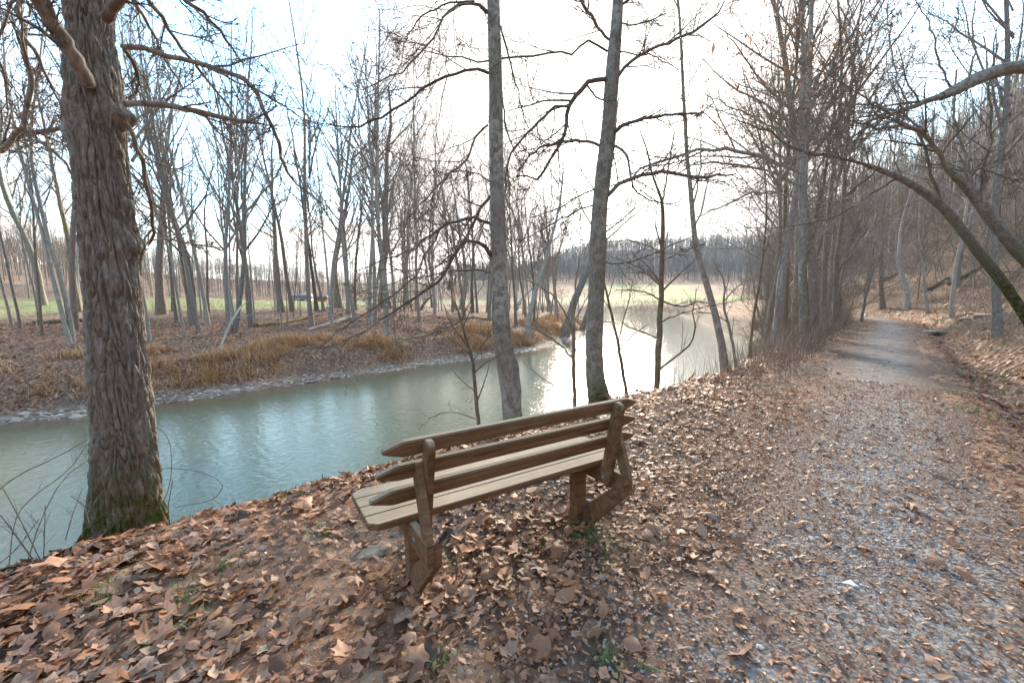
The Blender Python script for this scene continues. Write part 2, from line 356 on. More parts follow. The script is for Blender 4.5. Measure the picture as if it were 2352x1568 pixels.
# water sheet, shallow brown by the far shore
wx, wy = np.meshgrid(np.linspace(-90, 75, 240), np.linspace(-40, 185, 320), indexing='ij')
wd, _ = pdist(wx, wy, FAR); wi = np.arange(wx.size).reshape(wx.shape)
wF = np.stack([wi[:-1, :-1], wi[1:, :-1], wi[1:, 1:], wi[:-1, 1:]], -1).reshape(-1, 4)
wdn, _ = pdist(wx, wy, NEAR); keep = (inpoly(wx, wy, POLY) | (np.minimum(wd, wdn) < 2.0)).ravel()[wF].any(1); wF = wF[keep]
k1 = (1 - sstep(wd, .2, 2.6))[..., None]; k2 = (sstep(fbm(wx * .12, wy * .12, 3, 70), .4, .6))[..., None]
wc = (np.array([.10, .125, .075]) * (1 - k2) + np.array([.09, .125, .09]) * k2) * (1 - k1) + np.array([.12, .085, .055]) * k1
river = tag(link('river', mkmesh('river', np.stack([wx, wy, np.full(wx.shape, ZW)], -1), wF, True, wc.reshape(-1, 3)), M_WATER), kind='structure')
# path sheet with ragged edges
P = PATHS; seg = np.r_[0, np.cumsum(np.linalg.norm(np.diff(P, axis=0), axis=1))]
sa = np.r_[np.arange(seg[1] * 0 + 46, 56 + 10, .12), np.arange(66, 150, .3)]
sa = sa[sa < seg[-1]]
px_ = np.interp(sa, seg, P[:, 0]); py_ = np.interp(sa, seg, P[:, 1]); tx = np.gradient(px_, sa); ty = np.gradient(py_, sa)
ll = np.hypot(tx, ty); tx /= ll; ty /= ll
ww = np.linspace(-1, 1, 15)
wl = 1.0 + (fbm(sa * .9, sa * 0, 4, 60) - .47) * .7; wr = .92 + (fbm(sa * .9, sa * 0 + 9, 4, 61) - .47) * .6
offs = np.where(ww[None] < 0, ww[None] * wl[:, None], ww[None] * wr[:, None])
gx = px_[:, None] + ty[:, None] * offs; gy = py_[:, None] - tx[:, None] * offs
gz = terrain(gx, gy) + .016 - .03 * (np.abs(ww)[None] ** 8)
pi = np.arange(gx.size).reshape(gx.shape); pF = np.stack([pi[:-1, :-1], pi[:-1, 1:], pi[1:, 1:], pi[1:, :-1]], -1)[..., ::-1].reshape(-1, 4)
path = tag(link('path', mkmesh('path', np.stack([gx, gy, gz], -1), pF, True, np.repeat(np.clip(np.tile((np.abs(ww) ** 2.2) * .42, (len(sa), 1)).reshape(-1, 1), 0, 1), 3, 1)), M_PATH), kind='structure')
# ------------------------------------------------------------------ haze
hz = bpy.data.materials.new('thin_haze'); hz.use_nodes = True; N, L = nodes(hz.node_tree)
pv = N('ShaderNodeVolumePrincipled', i={'Color': (.9, .93, .96, 1), 'Density': .00014, 'Anisotropy': .1}); o_ = N('ShaderNodeOutputMaterial'); L.new(pv.outputs[0], o_.inputs['Volume'])
hv = [(a, b, c) for a in (-1540, 1540) for b in (-1540, 1540) for c in (-7.5, 118)]
tag(link('haze', mkmesh('haze', hv, np.array([(0, 1, 3, 2), (4, 6, 7, 5), (0, 4, 5, 1), (2, 3, 7, 6), (0, 2, 6, 4), (1, 5, 7, 3)])), hz), 'thin bright morning haze filling the valley air', kind='stuff')
# ------------------------------------------------------------------ bench
BX, BY, BTH = -.7399, 2.0149, .5593
bz = 0.0
bench = empty('park_bench', (BX, BY, bz), BTH)
tag(bench, 'weathered wooden slatted bench with pointed plank ends facing the river', 'bench')
def solid(name, poly, l0, l1, axis='L', bev=.003, parent=None, m=None):
    """poly in (B,z) extruded along L, or for axis 'Z': poly in (L,B) extruded in z."""
    bm = bmesh.new(); f0 = []; f1 = []
    for a, b in poly:
        if axis == 'L': f0.append(bm.verts.new((l0, -a, b))); f1.append(bm.verts.new((l1, -a, b)))
        else: f0.append(bm.verts.new((a, -b, l0))); f1.append(bm.verts.new((a, -b, l1)))
    n = len(poly); bm.faces.new(f0); bm.faces.new(f1[::-1])
    for i in range(n): bm.faces.new((f0[i], f1[i], f1[(i + 1) % n], f0[(i + 1) % n]))
    bmesh.ops.recalc_face_normals(bm, faces=bm.faces)
    bmesh.ops.bevel(bm, geom=[e for e in bm.edges], offset=bev, segments=2, affect='EDGES', clamp_overlap=True)
    me = bpy.data.meshes.new(name); bm.to_mesh(me); bm.free()
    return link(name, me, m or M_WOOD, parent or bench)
ZS, WP, G, TP = .5201, .1165, .0052, .0393
ZT = ZS - TP; SE0, SE1 = 0.0, 1.865
cc_, c2_ = .037, .0435
for k in range(4):
    b1 = -k * (WP + G); b0 = b1 - WP
    if k == 0: pl = [(SE0, b0), (SE0, b1 - cc_), (SE0 + c2_, b1), (SE1 - c2_, b1), (SE1, b1 - cc_), (SE1, b0)]
    elif k == 3: pl = [(SE0, b1), (SE0, b0 + cc_), (SE0 + c2_, b0), (SE1 - c2_, b0), (SE1, b0 + cc_), (SE1, b1)]
    else: pl = [(SE0, b0), (SE0, b1), (SE1, b1), (SE1, b0)]
    solid('seat_plank', pl, ZT, ZS - .0006 * k, 'Z', .004)
PHI, BB = .2011, .0513; Sf, Cf = math.sin(PHI), math.cos(PHI)
def bk(s, n): return (BB + s * Sf + n * Cf, ZS + s * Cf - n * Sf)
HP, TD = .0845, .0338
for (la, lb, s, ch) in ((.0445, 1.8175, .4647, .1027), (.0168, 1.8383, .3354, .1053), (-.0102, 1.8579, .2012, .112)):
    prof = [(la, s - TD), (la + ch, s), (lb - ch, s), (lb, s - TD), (lb, s - HP + TD), (lb - ch, s - HP), (la + ch, s - HP), (la, s - HP + TD)]
    bm = bmesh.new(); f0 = []; f1 = []
    for l, q in prof:
        a = bk(q, 0); b = bk(q, -.038); f0.append(bm.verts.new((l, -a[0], a[1]))); f1.append(bm.verts.new((l, -b[0], b[1])))
    bm.faces.new(f0); bm.faces.new(f1[::-1])
    for i in range(8): bm.faces.new((f0[i], f1[i], f1[(i + 1) % 8], f0[(i + 1) % 8]))
    bmesh.ops.recalc_face_normals(bm, faces=bm.faces)
    bmesh.ops.bevel(bm, geom=list(bm.edges), offset=.006, segments=2, affect='EDGES', clamp_overlap=True)
    me = bpy.data.meshes.new('back_plank'); bm.to_mesh(me); bm.free(); link('back_plank', me, M_WOOD, bench)
LB_, BE, HB = -.1491, .2621, .1254
for side, (legL, inner) in enumerate((((.2456, .2456 + .089), 0), ((1.5172, 1.5172 + .089), 1))):
    if side == 0: beam = (legL[0] - .038, legL[0] - .0005); br = (legL[0], legL[0] + .038); post = (legL[0] + .0005, legL[0] + .038)
    else: beam = (legL[1] + .0005, legL[1] + .038); br = (legL[1] - .038, legL[1]); post = (legL[1] - .038, legL[1] - .0005)
    solid('leg', [(LB_ - .089, -.25), (LB_, -.25), (LB_, ZT - .001), (LB_ - .089, ZT - .001)], *legL)
    solid('seat_beam', [(-.42, ZT - .06), (-.36, ZT - HB), (BE, ZT - HB), (BE, ZT - .0015), (-.42, ZT - .0015)], *beam)
    solid('lower_brace', [(LB_ + .0005, -.05), (LB_ + .0005, .1174), (BE - .0015, ZT - .004), (BE - .0015, ZT - HB + .001), (LB_ + .03, -.05)], *br)
    pr = [bk(-.1268, 0), bk(.43, 0)] + [bk(.4315 + .0445 * math.sin(a), .0445 - .0445 * math.cos(a)) for a in np.linspace(.15, math.pi - .15, 9)] + [bk(.43, .089), bk(-.1268, .089)]
    solid('back_post', pr, *post, bev=.004)
    solid('rear_strut', [(.185, ZT), (.262, ZT), (.134, .856), (.060, .832)], *beam)
    for f in ((.064, .417),):
        bm = bmesh.new(); bmesh.ops.create_cone(bm, cap_ends=True, segments=12, radius1=.011, radius2=.009, depth=.006)
        Lx = beam[0] - .002 if side == 0 else post[0] - .002
        bmesh.ops.rotate(bm, verts=bm.verts, matrix=Matrix.Rotation(-math.pi / 2, 3, 'Y')); bmesh.ops.translate(bm, verts=bm.verts, vec=(Lx, -f[0], f[1] - (.0 if side == 0 else -.01)))
        me = bpy.data.meshes.new('bolt_head'); bm.to_mesh(me); bm.free(); bo = link('bolt_head', me, M_PAINT, bench); tag(bo, 'bolt head daubed with blue paint')
# ------------------------------------------------------------------ tubes and branching
def resample(P, Rd, n, sm=True):
    P = np.asarray(P, float); Rd = np.asarray(Rd, float)
    if sm and len(P) > 2:
        Q = [P[0]]; q = [Rd[0]]
        for a, b, ra, rb in zip(P[:-1], P[1:], Rd[:-1], Rd[1:]): Q += [a * .75 + b * .25, a * .25 + b * .75]; q += [ra * .75 + rb * .25, ra * .25 + rb * .75]
        P = np.array(Q + [P[-1]]); Rd = np.array(q + [Rd[-1]])
    s = np.r_[0, np.cumsum(np.linalg.norm(np.diff(P, axis=0), axis=1))]; t = np.linspace(0, s[-1], n)
    return np.stack([np.interp(t, s, P[:, k]) for k in range(3)], -1), np.interp(t, s, Rd)
def tubes(P, Rd, sides):
    B, n, _ = P.shape
    T = np.gradient(P, axis=1); T = nrm(T)
    ref = np.where(np.abs(T[:, :1, 2:3]) > .9, np.array([1., 0, 0]), np.array([0, 0, 1.])) * np.ones_like(T)
    U = nrm(np.cross(T, ref)); Vv = np.cross(T, U)
    a = np.arange(sides) * 2 * np.pi / sides
    V = P[:, :, None] + Rd[:, :, None, None] * (U[:, :, None] * np.cos(a)[:, None] + Vv[:, :, None] * np.sin(a)[:, None])
    i = np.arange(B * n * sides).reshape(B, n, sides); j = np.roll(i, -1, 2)
    F = np.stack([i[:, :-1], j[:, :-1], j[:, 1:], i[:, 1:]], -1).reshape(-1, 4)
    return V.reshape(-1, 3), F
class MB:
    def __init__(s): s.V = []; s.F = {}; s.n = 0; s.c = []
    def add(s, V, F, c=None):
        s.V.append(V); s.F.setdefault(F.shape[1], []).append(F + s.n); s.n += len(V)
        if c is not None: s.c.append(np.broadcast_to(c, (len(V), 3)))
        return s
    def mesh(s, name, smooth=True):
        return mkmesh(name, np.concatenate(s.V), [np.concatenate(f) for f in s.F.values()], smooth, np.concatenate(s.c) if s.c else None)
def rotvec(v, ax, an):
    c = np.cos(an)[..., None]; s = np.sin(an)[..., None]
    return v * c + np.cross(ax, v) * s + ax * (ax * v).sum(-1, keepdims=True) * (1 - c)
def grow(P, Rd, k, t0, t1, ang, ratio, wob, trop, n, rg, rr_=.6, rmin=.004, lenabs=None, flat=0.):
    B, m, _ = P.shape
    pi = np.repeat(np.arange(B), k); q = len(pi)
    t = t0 + (t1 - t0) * ((np.tile(np.arange(k), B) + rg.random(q)) / k)
    f = t * (m - 1); i0 = np.clip(f.astype(int), 0, m - 2); w = (f - i0)[:, None]
    st = P[pi, i0] * (1 - w) + P[pi, i0 + 1] * w; r = Rd[pi, i0] * (1 - w[:, 0]) + Rd[pi, i0 + 1] * w[:, 0]
    T = nrm(P[pi, i0 + 1] - P[pi, i0])
    rnd = rg.normal(size=(q, 3)); 
    if flat: rnd[:, 2] *= (1 - flat)
    ax = nrm(np.cross(T, rnd)); d = rotvec(T, ax, ang + rg.normal(size=q) * .2)
    PL = np.linalg.norm(np.diff(P, axis=1), axis=2).sum(1)[pi]
    ln = (PL * ratio if lenabs is None else lenabs) * (1 - .55 * t) * (.6 + .8 * rg.random(q))
    out = np.zeros((q, n, 3)); out[:, 0] = st; cur = st.copy()
    for s in range(1, n):
        d = nrm(d + rg.normal(size=(q, 3)) * wob + np.array([0, 0, trop])); cur = cur + d * (ln / (n - 1))[:, None]; out[:, s] = cur
    R0 = np.maximum(r * rr_ * (.75 + .4 * rg.random(q)), rmin * 1.3)
    Ro = R0[:, None] * np.linspace(1, .28, n)[None]; Ro = np.maximum(Ro, rmin * .6)
    return out, Ro
def sidesof(r): return 8 if r > .06 else 5 if r > .02 else 3
# ---- background tree prototypes
def proto(seed, H, r0, kind):
    rg = np.random.default_rng(seed); n = 14
    P = np.zeros((1, n, 3)); d = np.array([0, 0, 1.]); cur = np.zeros(3)
    lean = rg.normal(size=2) * .05
    for s in range(1, n):
        d = nrm(d + np.r_[rg.normal(size=2) * .055 + lean * .15, .12]); cur = cur + d * H / (n - 1); P[0, s] = cur
    tt = np.linspace(0, 1, n); Rd = (r0 * (1 - .82 * tt ** .9) * (1 + .5 * np.exp(-tt * 40)))[None]
    P[0, 0, 2] = -.5
    tr = MB(); V, F = tubes(P, Rd, 8); tr.add(V, F)
    if kind == 'tall': a = (20, .36, .98, .72, .30, .11, .11); cfg = [(5, .8, .5, .12, .05), (5, .75, .5, .14, .03), (2, .8, .55, .14, .02)]
    elif kind == 'vase': a = (13, .28, .95, .62, .46, .10, .11); cfg = [(6, .65, .5, .12, .07), (5, .7, .5, .14, .04), (2, .7, .5, .14, .02)]
    elif kind == 'slim': a = (16, .35, .98, .8, .19, .11, .07); cfg = [(5, .8, .5, .12, .03), (4, .8, .5, .14, .0)]
    else: a = (20, .15, .96, .9, .45, .13, .05); cfg = [(7, .8, .55, .16, .0), (5, .8, .5, .18, .0), (2, .8, .5, .18, .0)]
    cr = MB(); k, t0, t1, an, ra, wo, tp = a
    Q, q = grow(P, Rd, k, t0, t1, an, ra, wo, tp, 8, rg, .5, .012); V, F = tubes(Q, q, 5); cr.add(V, F)
    for j, (k, an, ra, wo, tp) in enumerate(cfg):
        nn = [6, 5, 4][j]; Q, q = grow(Q, q, k, .15, .97, an, ra, wo, tp, nn, rg, .55, [.008, .0055, .0045][j]); V, F = tubes(Q, q, 3); cr.add(V, F)
    return tr.mesh('trunk'), cr.mesh('crown', False), r0
PROTO = {}
SHARED = ('slender bare tree among many like it on the slope beyond the meadow', 'slender bare tree in the open wood across the river', 'bare tree crowded on the point of land at the river bend', 'thin bare tree in the belt between river and path', 'bare tree on the wooded hillside above the path', 'small far tree at the edge of the green field beyond the bend')
sp = [('tall', 18, .20), ('tall', 20, .24), ('tall', 22, .26), ('vase', 15, .20), ('vase', 17, .24), ('slim', 13, .08), ('slim', 15, .10), ('bushy', 8, .08), ('bushy', 10, .10), ('slim', 11, .07), ('bushy', 6, .05)]
for i, (k, H, r) in enumerate(sp): PROTO.setdefault(k, []).append((*proto(100 + i, H, r, k), H))
_mm = {}
def with_mat(me, m):
    key = (me.name, m.name)
    if key not in _mm:
        c = me.copy(); c.materials.clear(); c.materials.append(m); _mm[key] = c
    return _mm[key]
def bgtree(name, kind, loc, r, h, lean=(0, 0), rz=None, bark=None, label='', group=None, cat='tree', pi=None, crown=True):
    pr = PROTO[kind]; p = pr[int(rng.integers(len(pr))) if pi is None else pi % len(pr)]
    e = empty(name, loc); sxy = r / p[2]; sz = h / p[3]
    e.rotation_euler = (-lean[1], lean[0], 0)
    M = Matrix.Rotation(lean[0], 4, 'Y') @ Matrix.Rotation(-lean[1], 4, 'X') @ Matrix.Rotation(rng.random() * 6.28 if rz is None else rz, 4, 'Z')
    e.rotation_euler = M.to_euler()
    tr = link('trunk', with_mat(p[0], bark or M_BARK), None, e); tr.scale = (sxy, sxy, sz)
    if crown:
        sc = (sxy * .35 + sz * .65); cr = link('crown', with_mat(p[1], M_TWIG if bark is not M_PALE else M_BARK), None, e); cr.scale = (sc, sc, sz)
        if abs(sc - sxy) > .0: cr.scale = (sc, sc, sz)
    tag(e, label, cat, group); return e
# traced far trees: u, v of the base, width, lean target (u at v=300), kind, bark, label
FT = [
 (30, 752, 9, -60, 'slim', M_PALE, 'thin bluish grey tree leaning left at the left edge of the far bank'),
 (96, 772, 9, 40, 'slim', M_BARK2, 'thin curved brown tree on the far bank, left of the pale forked pair'),
 (163, 792, 14, 60, 'slim', M_PALE, 'pale stem leaning left out of a forked base across the river'),
 (168, 790, 16, 150, 'slim', M_PALE, 'pale upright stem of the forked pair beside the big trunk'),
 (180, 716, 18, 120, 'tall', M_LOG, 'mossy olive brown leaning trunk behind the pale forked pair'),
 (98, 700, 22, 70, 'tall', M_PALE, 'wide pale sycamore trunk on the slope beyond the left meadow'),
 (341, 782, 12, 322, 'slim', M_BARK, 'crooked slim tree with moss at its foot just right of the big trunk'),
 (371, 722, 24, 330, 'tall', M_BARK2, 'thick brown double trunk on the far flat beside the meadow'),
 (405, 742, 9, 378, 'slim', M_BARK2, 'thin dark tree between the thick brown trunk and the mossy footed tree'),
 (446, 746, 21, 405, 'vase', M_BARK, 'sinuous grey tree with bright green moss round its foot'),
 (480, 718, 8, 470, 'slim', M_BARK2, 'very thin dark stem left of the twin stemmed tree'),
 (526, 765, 13, 500, 'vase', M_BARK, 'left stem of the twin stemmed tree behind the propped dead branch'),
 (540, 764, 14, 600, 'vase', M_BARK, 'right stem of the twin stemmed tree, leaning to the right'),
 (573, 735, 8, 565, 'slim', M_BARK2, 'short dark stem beside the left end of the mossy log'),
 (645, 715, 15, 585, 'tall', M_BARK2, 'brown trunk leaning left behind the middle of the mossy log'),
 (672, 715, 11, 600, 'tall', M_BARK, 'grey trunk leaning left just right of the brown leaning one'),
 (728, 715, 10, 690, 'tall', M_TWIGD, 'nearly black leaning trunk at the right end of the mossy log'),
 (763, 750, 7, 740, 'slim', M_PALE, 'thin pale stem with greenish foot beside the split log'),
 (778, 708, 19, 762, 'vase', M_BARK2, 'thick straight brown trunk behind the split log'),
 (815, 712, 8, 800, 'tall', M_BARK2, 'thin dark upright trunk right of the thick brown one'),
 (848, 745, 10, 850, 'tall', M_BARK, 'left stem of a grey clump standing mid bank'),
 (861, 742, 10, 868, 'tall', M_BARK, 'right stem of a grey clump standing mid bank'),
 (889, 770, 13, 878, 'tall', M_PALE, 'lichened grey trunk nearest the water above the grassy bank'),
 (888, 706, 22, 872, 'tall', M_BARK2, 'broad dark trunk standing behind the lichened grey trunk'),
 (935, 703, 10, 930, 'tall', M_BARK2, 'slender brown trunk left of the broken snag'),
 (1000, 705, 9, 985, 'tall', M_BARK2, 'slender brown trunk right of the broken snag'),
 (1060, 712, 12, 1040, 'vase', M_BARK, 'spreading grey tree left of the mottled river trunk'),
 (1212, 770, 13, 1222, 'slim', M_PALE, 'bluish white trunk on the leafy rise between the two river trees'),
 (1190, 700, 9, 1175, 'slim', M_PALE, 'pale stem with mossy foot behind the bluish white trunk'),
 (1262, 715, 12, 1270, 'tall', M_BARK2, 'brown tree on the rise left of the leaning willow'),
 (1296, 768, 20, 1420, 'tall', M_BARK, 'mossy based tree leaning right over the waterline'),
 (1335, 757, 13, 1420, 'slim', M_BARK2, 'thin tree leaning right at the tip of the far bank'),
]
for (u, v, w, ut, kind, bark, lab) in FT:
    b = np.array(hit(u, v)); mp = pxm(b); tp_ = at(ut, 300, b[1]); lean = math.atan2(tp_[0] - b[0], tp_[2] - b[2])
    h = {'tall': 24, 'vase': 20, 'slim': 16, 'bushy': 8}[kind] * (.9 + .25 * rng.random()); r = w * mp * .5 * wfac(u, v, ut - u, 300 - v)
    if b[1] > 60: h *= 1.1
    bgtree('bare_tree', kind, (b[0], b[1], b[2] - .05), r, h, (lean, 0), bark=bark, label=lab, group='bare trees across the river')
# random forest on the far flat
placed = []
def scatter(n, xr, yr, cond, mind, tries=40000):
    out = []
    xs = rng.uniform(*xr, tries); ys = rng.uniform(*yr, tries); z, inf = terrain(xs, ys, True); ok = cond(xs, ys, inf)
    for x, y, zz, o in zip(xs, ys, z, ok):
        if not o: continue
        if all((x - a) ** 2 + (y - b) ** 2 > (mind * (1 + y * .006)) ** 2 for a, b in placed): placed.append((x, y)); out.append((x, y, zz))
        if len(out) >= n: break
    return out
frus = lambda x, y: (np.abs(x) < y * 1.32 + 2)
spots = scatter(80, (-70, 20), (24, 75), lambda x, y, i: frus(x, y) & ~i['near'] & ~i['ins'] & (i['D'] > 9) & (i['D'] < 33), 1.9) + scatter(38, (-95, 20), (50, 120), lambda x, y, i: frus(x, y) & ~i['near'] & ~i['ins'] & (i['D'] > 72), 4)
for (x, y, z) in spots:
    kind = rng.choice(['tall', 'tall', 'vase', 'slim', 'slim']); big = {'tall': .17, 'vase': .17, 'slim': .07}[kind]
    far = float(pdist(np.array([x]), np.array([y]), FAR)[0][0]) > 60
    bgtree('bare_tree', kind, (x, y, z - .1), big * rng.uniform(.6, 1.25), {'tall': 25, 'vase': 21, 'slim': 15}[kind] * rng.uniform(.75, 1.2), tuple(rng.normal(size=2) * .045),
           bark=[M_BARK, M_BARK2, M_PALE, M_BARK][int(rng.integers(4))],
           label='slender bare tree among many like it on the slope beyond the meadow' if far else 'slender bare tree in the open wood across the river',
           group='bare trees beyond the meadow' if far else 'bare trees across the river')
# promontory / middle clump right of the mottled tree
spots = scatter(28, (-4, 14), (40, 110), lambda x, y, i: frus(x, y) & ~i['near'] & ~i['ins'] & (i['D'] > 1.6), 1.6)
for (x, y, z) in spots:
    bgtree('bare_tree', rng.choice(['tall', 'vase', 'slim']), (x, y, z - .1), rng.uniform(.07, .2), rng.uniform(14, 25), tuple(rng.normal(size=2) * .06), bark=[M_BARK, M_BARK2][int(rng.integers(2))],
           label='bare tree crowded on the point of land at the river bend', group='trees on the point at the bend')
# riverside belt on the near side, right of the saplings
FT2 = [
 (1668, 842, 20, 1592, 'slim', M_BARK2, 'straight tree leaning left on the near bank edge, right of the forked sapling', 11, 10.3),
 (1782, 790, 24, 1812, 'tall', M_BARK, 'dappled grey trunk, leftmost of the stout riverside clump beside the path', 17, 15.5),
 (1803, 780, 14, 1822, 'tall', M_STEM, 'slim reddish trunk pressed against the dappled grey one', 15, 16.2),
 (1828, 772, 18, 1815, 'slim', M_BARK2, 'curving brown trunk in the riverside clump with a bend low down', 14, 16.0),
 (1862, 765, 30, 1872, 'tall', M_BARK2, 'stoutest mauve brown trunk of the riverside clump', 19, 17.5),
 (1893, 758, 15, 1880, 'tall', M_BARK, 'slim upright trunk just right of the stoutest riverside trunk', 17, 18.5),
 (1920, 752, 13, 1932, 'tall', M_BARK2, 'rightmost dark trunk of the riverside clump', 17, 20.0),
 (1722, 815, 8, 1722, 'slim', M_STEM, 'thin greenish sapling between the leaning tree and the riverside clump', 8, 12.5),
 (1752, 800, 8, 1765, 'slim', M_STEM, 'thin crooked sapling at the left foot of the riverside clump', 8, 13.5),
 (1978, 738, 8, 1990, 'bushy', M_BARK, 'small branching tree where the path bends out of sight', 7, 27.0),
 (2295, 738, 28, 2262, 'tall', M_BARK, 'upright grey trunk behind the arching trees at the right edge', 15, 13.0),
 (2190, 690, 13, 2186, 'slim', M_PALE, 'pale straight trunk on the slope above the rock slab', 12, 24.0),
 (2085, 690, 15, 2110, 'slim', M_BARK, 'pale grey trunk leaning right on the slope beyond the path bend', 12, 33.0),
 (2030, 693, 14, 2000, 'vase', M_BARK2, 'dark hollow based trunk beyond the bend of the path', 13, 36.0),
 (2135, 698, 10, 2120, 'slim', M_PALE, 'thin pale stem between the leaning grey trunk and the slab', 10, 29.0),
]
for (u, v, w, ut, kind, bark, lab, h, y) in FT2:
    b = at(u, v, y); b[2] = tz(b[0], b[1]); mp = pxm(b); tp_ = at(ut, 300, y); lean = math.atan2(tp_[0] - b[0], tp_[2] - b[2])
    bgtree('bare_tree', kind, (b[0], b[1], b[2] - .1), w * mp * .5 * wfac(u, v, ut - u, 300 - v), h, (lean, 0), bark=bark, label=lab, group='trees beside the path'); placed.append((b[0], b[1]))
spots = scatter(45, (6, 40), (12, 95), lambda x, y, i: frus(x, y) & i['near'] & ~i['ins'] & (i['s'] < -2.0) & (i['dn'] > .6) & (x / y > .61), 1.3)
for (x, y, z) in spots:
    bgtree('bare_tree', rng.choice(['slim', 'bushy', 'slim', 'tall']), (x, y, z - .1), rng.uniform(.04, .13), rng.uniform(6, 14), tuple(rng.normal(size=2) * .08), bark=[M_BARK, M_BARK2, M_STEM][int(rng.integers(3))],
           label='thin bare tree in the belt between river and path', group='trees between river and path')
spots = scatter(95, (8, 105), (6, 120), lambda x, y, i: frus(x, y) & (i['s'] > 4.0) & (i['s'] < 60) & ((i['s'] > 6) | (y > 24)), 1.7)
for (x, y, z) in spots:
    k = rng.choice(['slim', 'bushy', 'tall', 'slim', 'vase'])
    bgtree('bare_tree', k, (x, y, z - .15), {'slim': .06, 'bushy': .06, 'tall': .15, 'vase': .16}[k] * rng.uniform(.7, 1.3), {'slim': 11, 'bushy': 8, 'tall': 16, 'vase': 14}[k] * rng.uniform(.7, 1.1), tuple(rng.normal(size=2) * .07), bark=[M_BARK, M_BARK2, M_PALE, M_STEM][int(rng.integers(4))],
           label='bare tree on the wooded hillside above the path', group='trees on the hillside')
spots = scatter(8, (12, 60), (150, 215), lambda x, y, i: frus(x, y) & ~i['ins'] & (i['s'] < -3) & (i['D'] < 60), 4)
for (x, y, z) in spots:
    bgtree('bare_tree', 'bushy', (x, y, z - .1), rng.uniform(.1, .2), rng.uniform(7, 13), bark=M_BARK, label='small far tree at the edge of the green field beyond the bend', group='trees by the green field')
print('OBJ', len(bpy.data.objects))
#@@PART2
# ------------------------------------------------------------------ traced near trees
def worley(a, b, nc, k=0):
    i = np.floor(a).astype(np.int64); j = np.floor(b).astype(np.int64); f1 = np.full(a.shape, 9.); f2 = f1.copy()
    for di in (-1, 0, 1):
        for dj in (-1, 0, 1):
            ii = i + di; jj = j + dj; im = np.mod(ii, nc)
            px = ii + .15 + .7 * hsh(im, jj, k); py = jj + .1 + .8 * hsh(im, jj, k + 7); d = np.hypot(a - px, b - py)
            f2 = np.where(d < f1, f1, np.minimum(f2, d)); f1 = np.minimum(f1, d)
    return f1, f2
def barktrunk(P, Rd, nu, nv, amp, cw, ch, knobs=(), lich=None, mossh=.3, flare=(), seed=0):
    P, Rd = resample(P, Rd, nv, True)
    for _ in range(int(nv / 40)):
        P[1:-1] = (P[:-2] + P[1:-1] * 2 + P[2:]) / 4; Rd[1:-1] = (Rd[:-2] + Rd[1:-1] * 2 + Rd[2:]) / 4
    T = nrm(np.gradient(P, axis=0)); U = nrm(np.cross(np.array([0, 1., 0]), T)); Vv = np.cross(T, U)   # U: +x side, -Vv or Vv: y side
    th = np.linspace(0, 2 * np.pi, nu, endpoint=False); s = np.r_[0, np.cumsum(np.linalg.norm(np.diff(P, axis=0), axis=1))]
    TH, SS = np.meshgrid(th, s); nc = int(round(2 * np.pi * Rd.mean() / cw))
    wa = (fbm(np.cos(TH) * 3 + 10, SS * 2.6 + np.sin(TH) * 3, 3, seed) - .45) * 2.6
    a = TH / (2 * np.pi) * nc + wa; b = SS / ch + (vn(np.cos(TH) * 5, SS * 3 + np.sin(TH) * 5, seed + 3)) * 1.5
    f1, f2 = worley(a, b, nc, seed); pl = np.clip((f2 - f1) * 1.9, 0, 1) ** .6
    f1b, f2b = worley(a * 2, b * 3.5, nc * 2, seed + 9); pb = np.clip((f2b - f1b) * 2., 0, 1)
    low = fbm(np.cos(TH) * 1.6 + 5, SS * 1.3 + np.sin(TH) * 1.6, 3, seed + 5) - .45
    R_ = Rd[:, None] * (1 + low * .28) + amp * (pl - .6) + amp * .35 * (pb - .5)
    for (ks, kt, kr, kh, ka) in knobs:
        dt = np.angle(np.exp(1j * (TH - kt))); g = np.exp(-(((SS - ks) / kh) ** 2 + (dt * Rd[:, None] / kr) ** 2)); R_ = R_ + g * ka
    for (ft, fa, fh) in flare:
        dt = np.angle(np.exp(1j * (TH - ft))); R_ = R_ + np.exp(-(dt / .38) ** 2) * fa * np.exp(-(SS / fh) ** 1.2)
    V = P[:, None] + R_[..., None] * (U[:, None] * np.cos(TH)[..., None] + Vv[:, None] * np.sin(TH)[..., None])
    i = np.arange(nv * nu).reshape(nv, nu); j = np.roll(i, -1, 1)
    F = np.stack([i[:-1], j[:-1], j[1:], i[1:]], -1).reshape(-1, 4)
    lc = lich(TH, SS) if lich is not None else np.full(TH.shape, .5)
    ms = np.exp(-(SS / mossh) ** 2) * (1 if mossh > 0 else 0) * (fbm(np.cos(TH) * 2 + 3, np.sin(TH) * 2 + SS * 2, 3, seed + 11) + .55)
    col = np.stack([np.clip(lc, 0, 1), np.clip(ms * 1.7, 0, 1), pl], -1).reshape(-1, 3)
    return V.reshape(-1, 3), F, col
def thin(pts, f): return [(a, b, c * f) for a, b, c in pts]
def trace(pts, y0, y1, mode='lin'):
    n = len(pts); P = []; Rr_ = []
    for k, (u, v, w) in enumerate(pts):
        y = y0 + (y1 - y0) * k / max(1, n - 1); p = at(u, v, y); P.append(p); a_ = pts[max(0, k - 1)]; b_ = pts[min(n - 1, k + 1)]; Rr_.append(max(.0025, w * pxm(p) * .5 * wfac(u, v, b_[0] - a_[0], b_[1] - a_[1])))
    return np.array(P), np.array(Rr_)
def wig(P, Rd, n, rg, a=.012):
    P, Rd = resample(P, Rd, n); d = rg.normal(size=P.shape) * a * np.linalg.norm(P[-1] - P[0]) / 2.0; d[0] = 0; return P + d, Rd
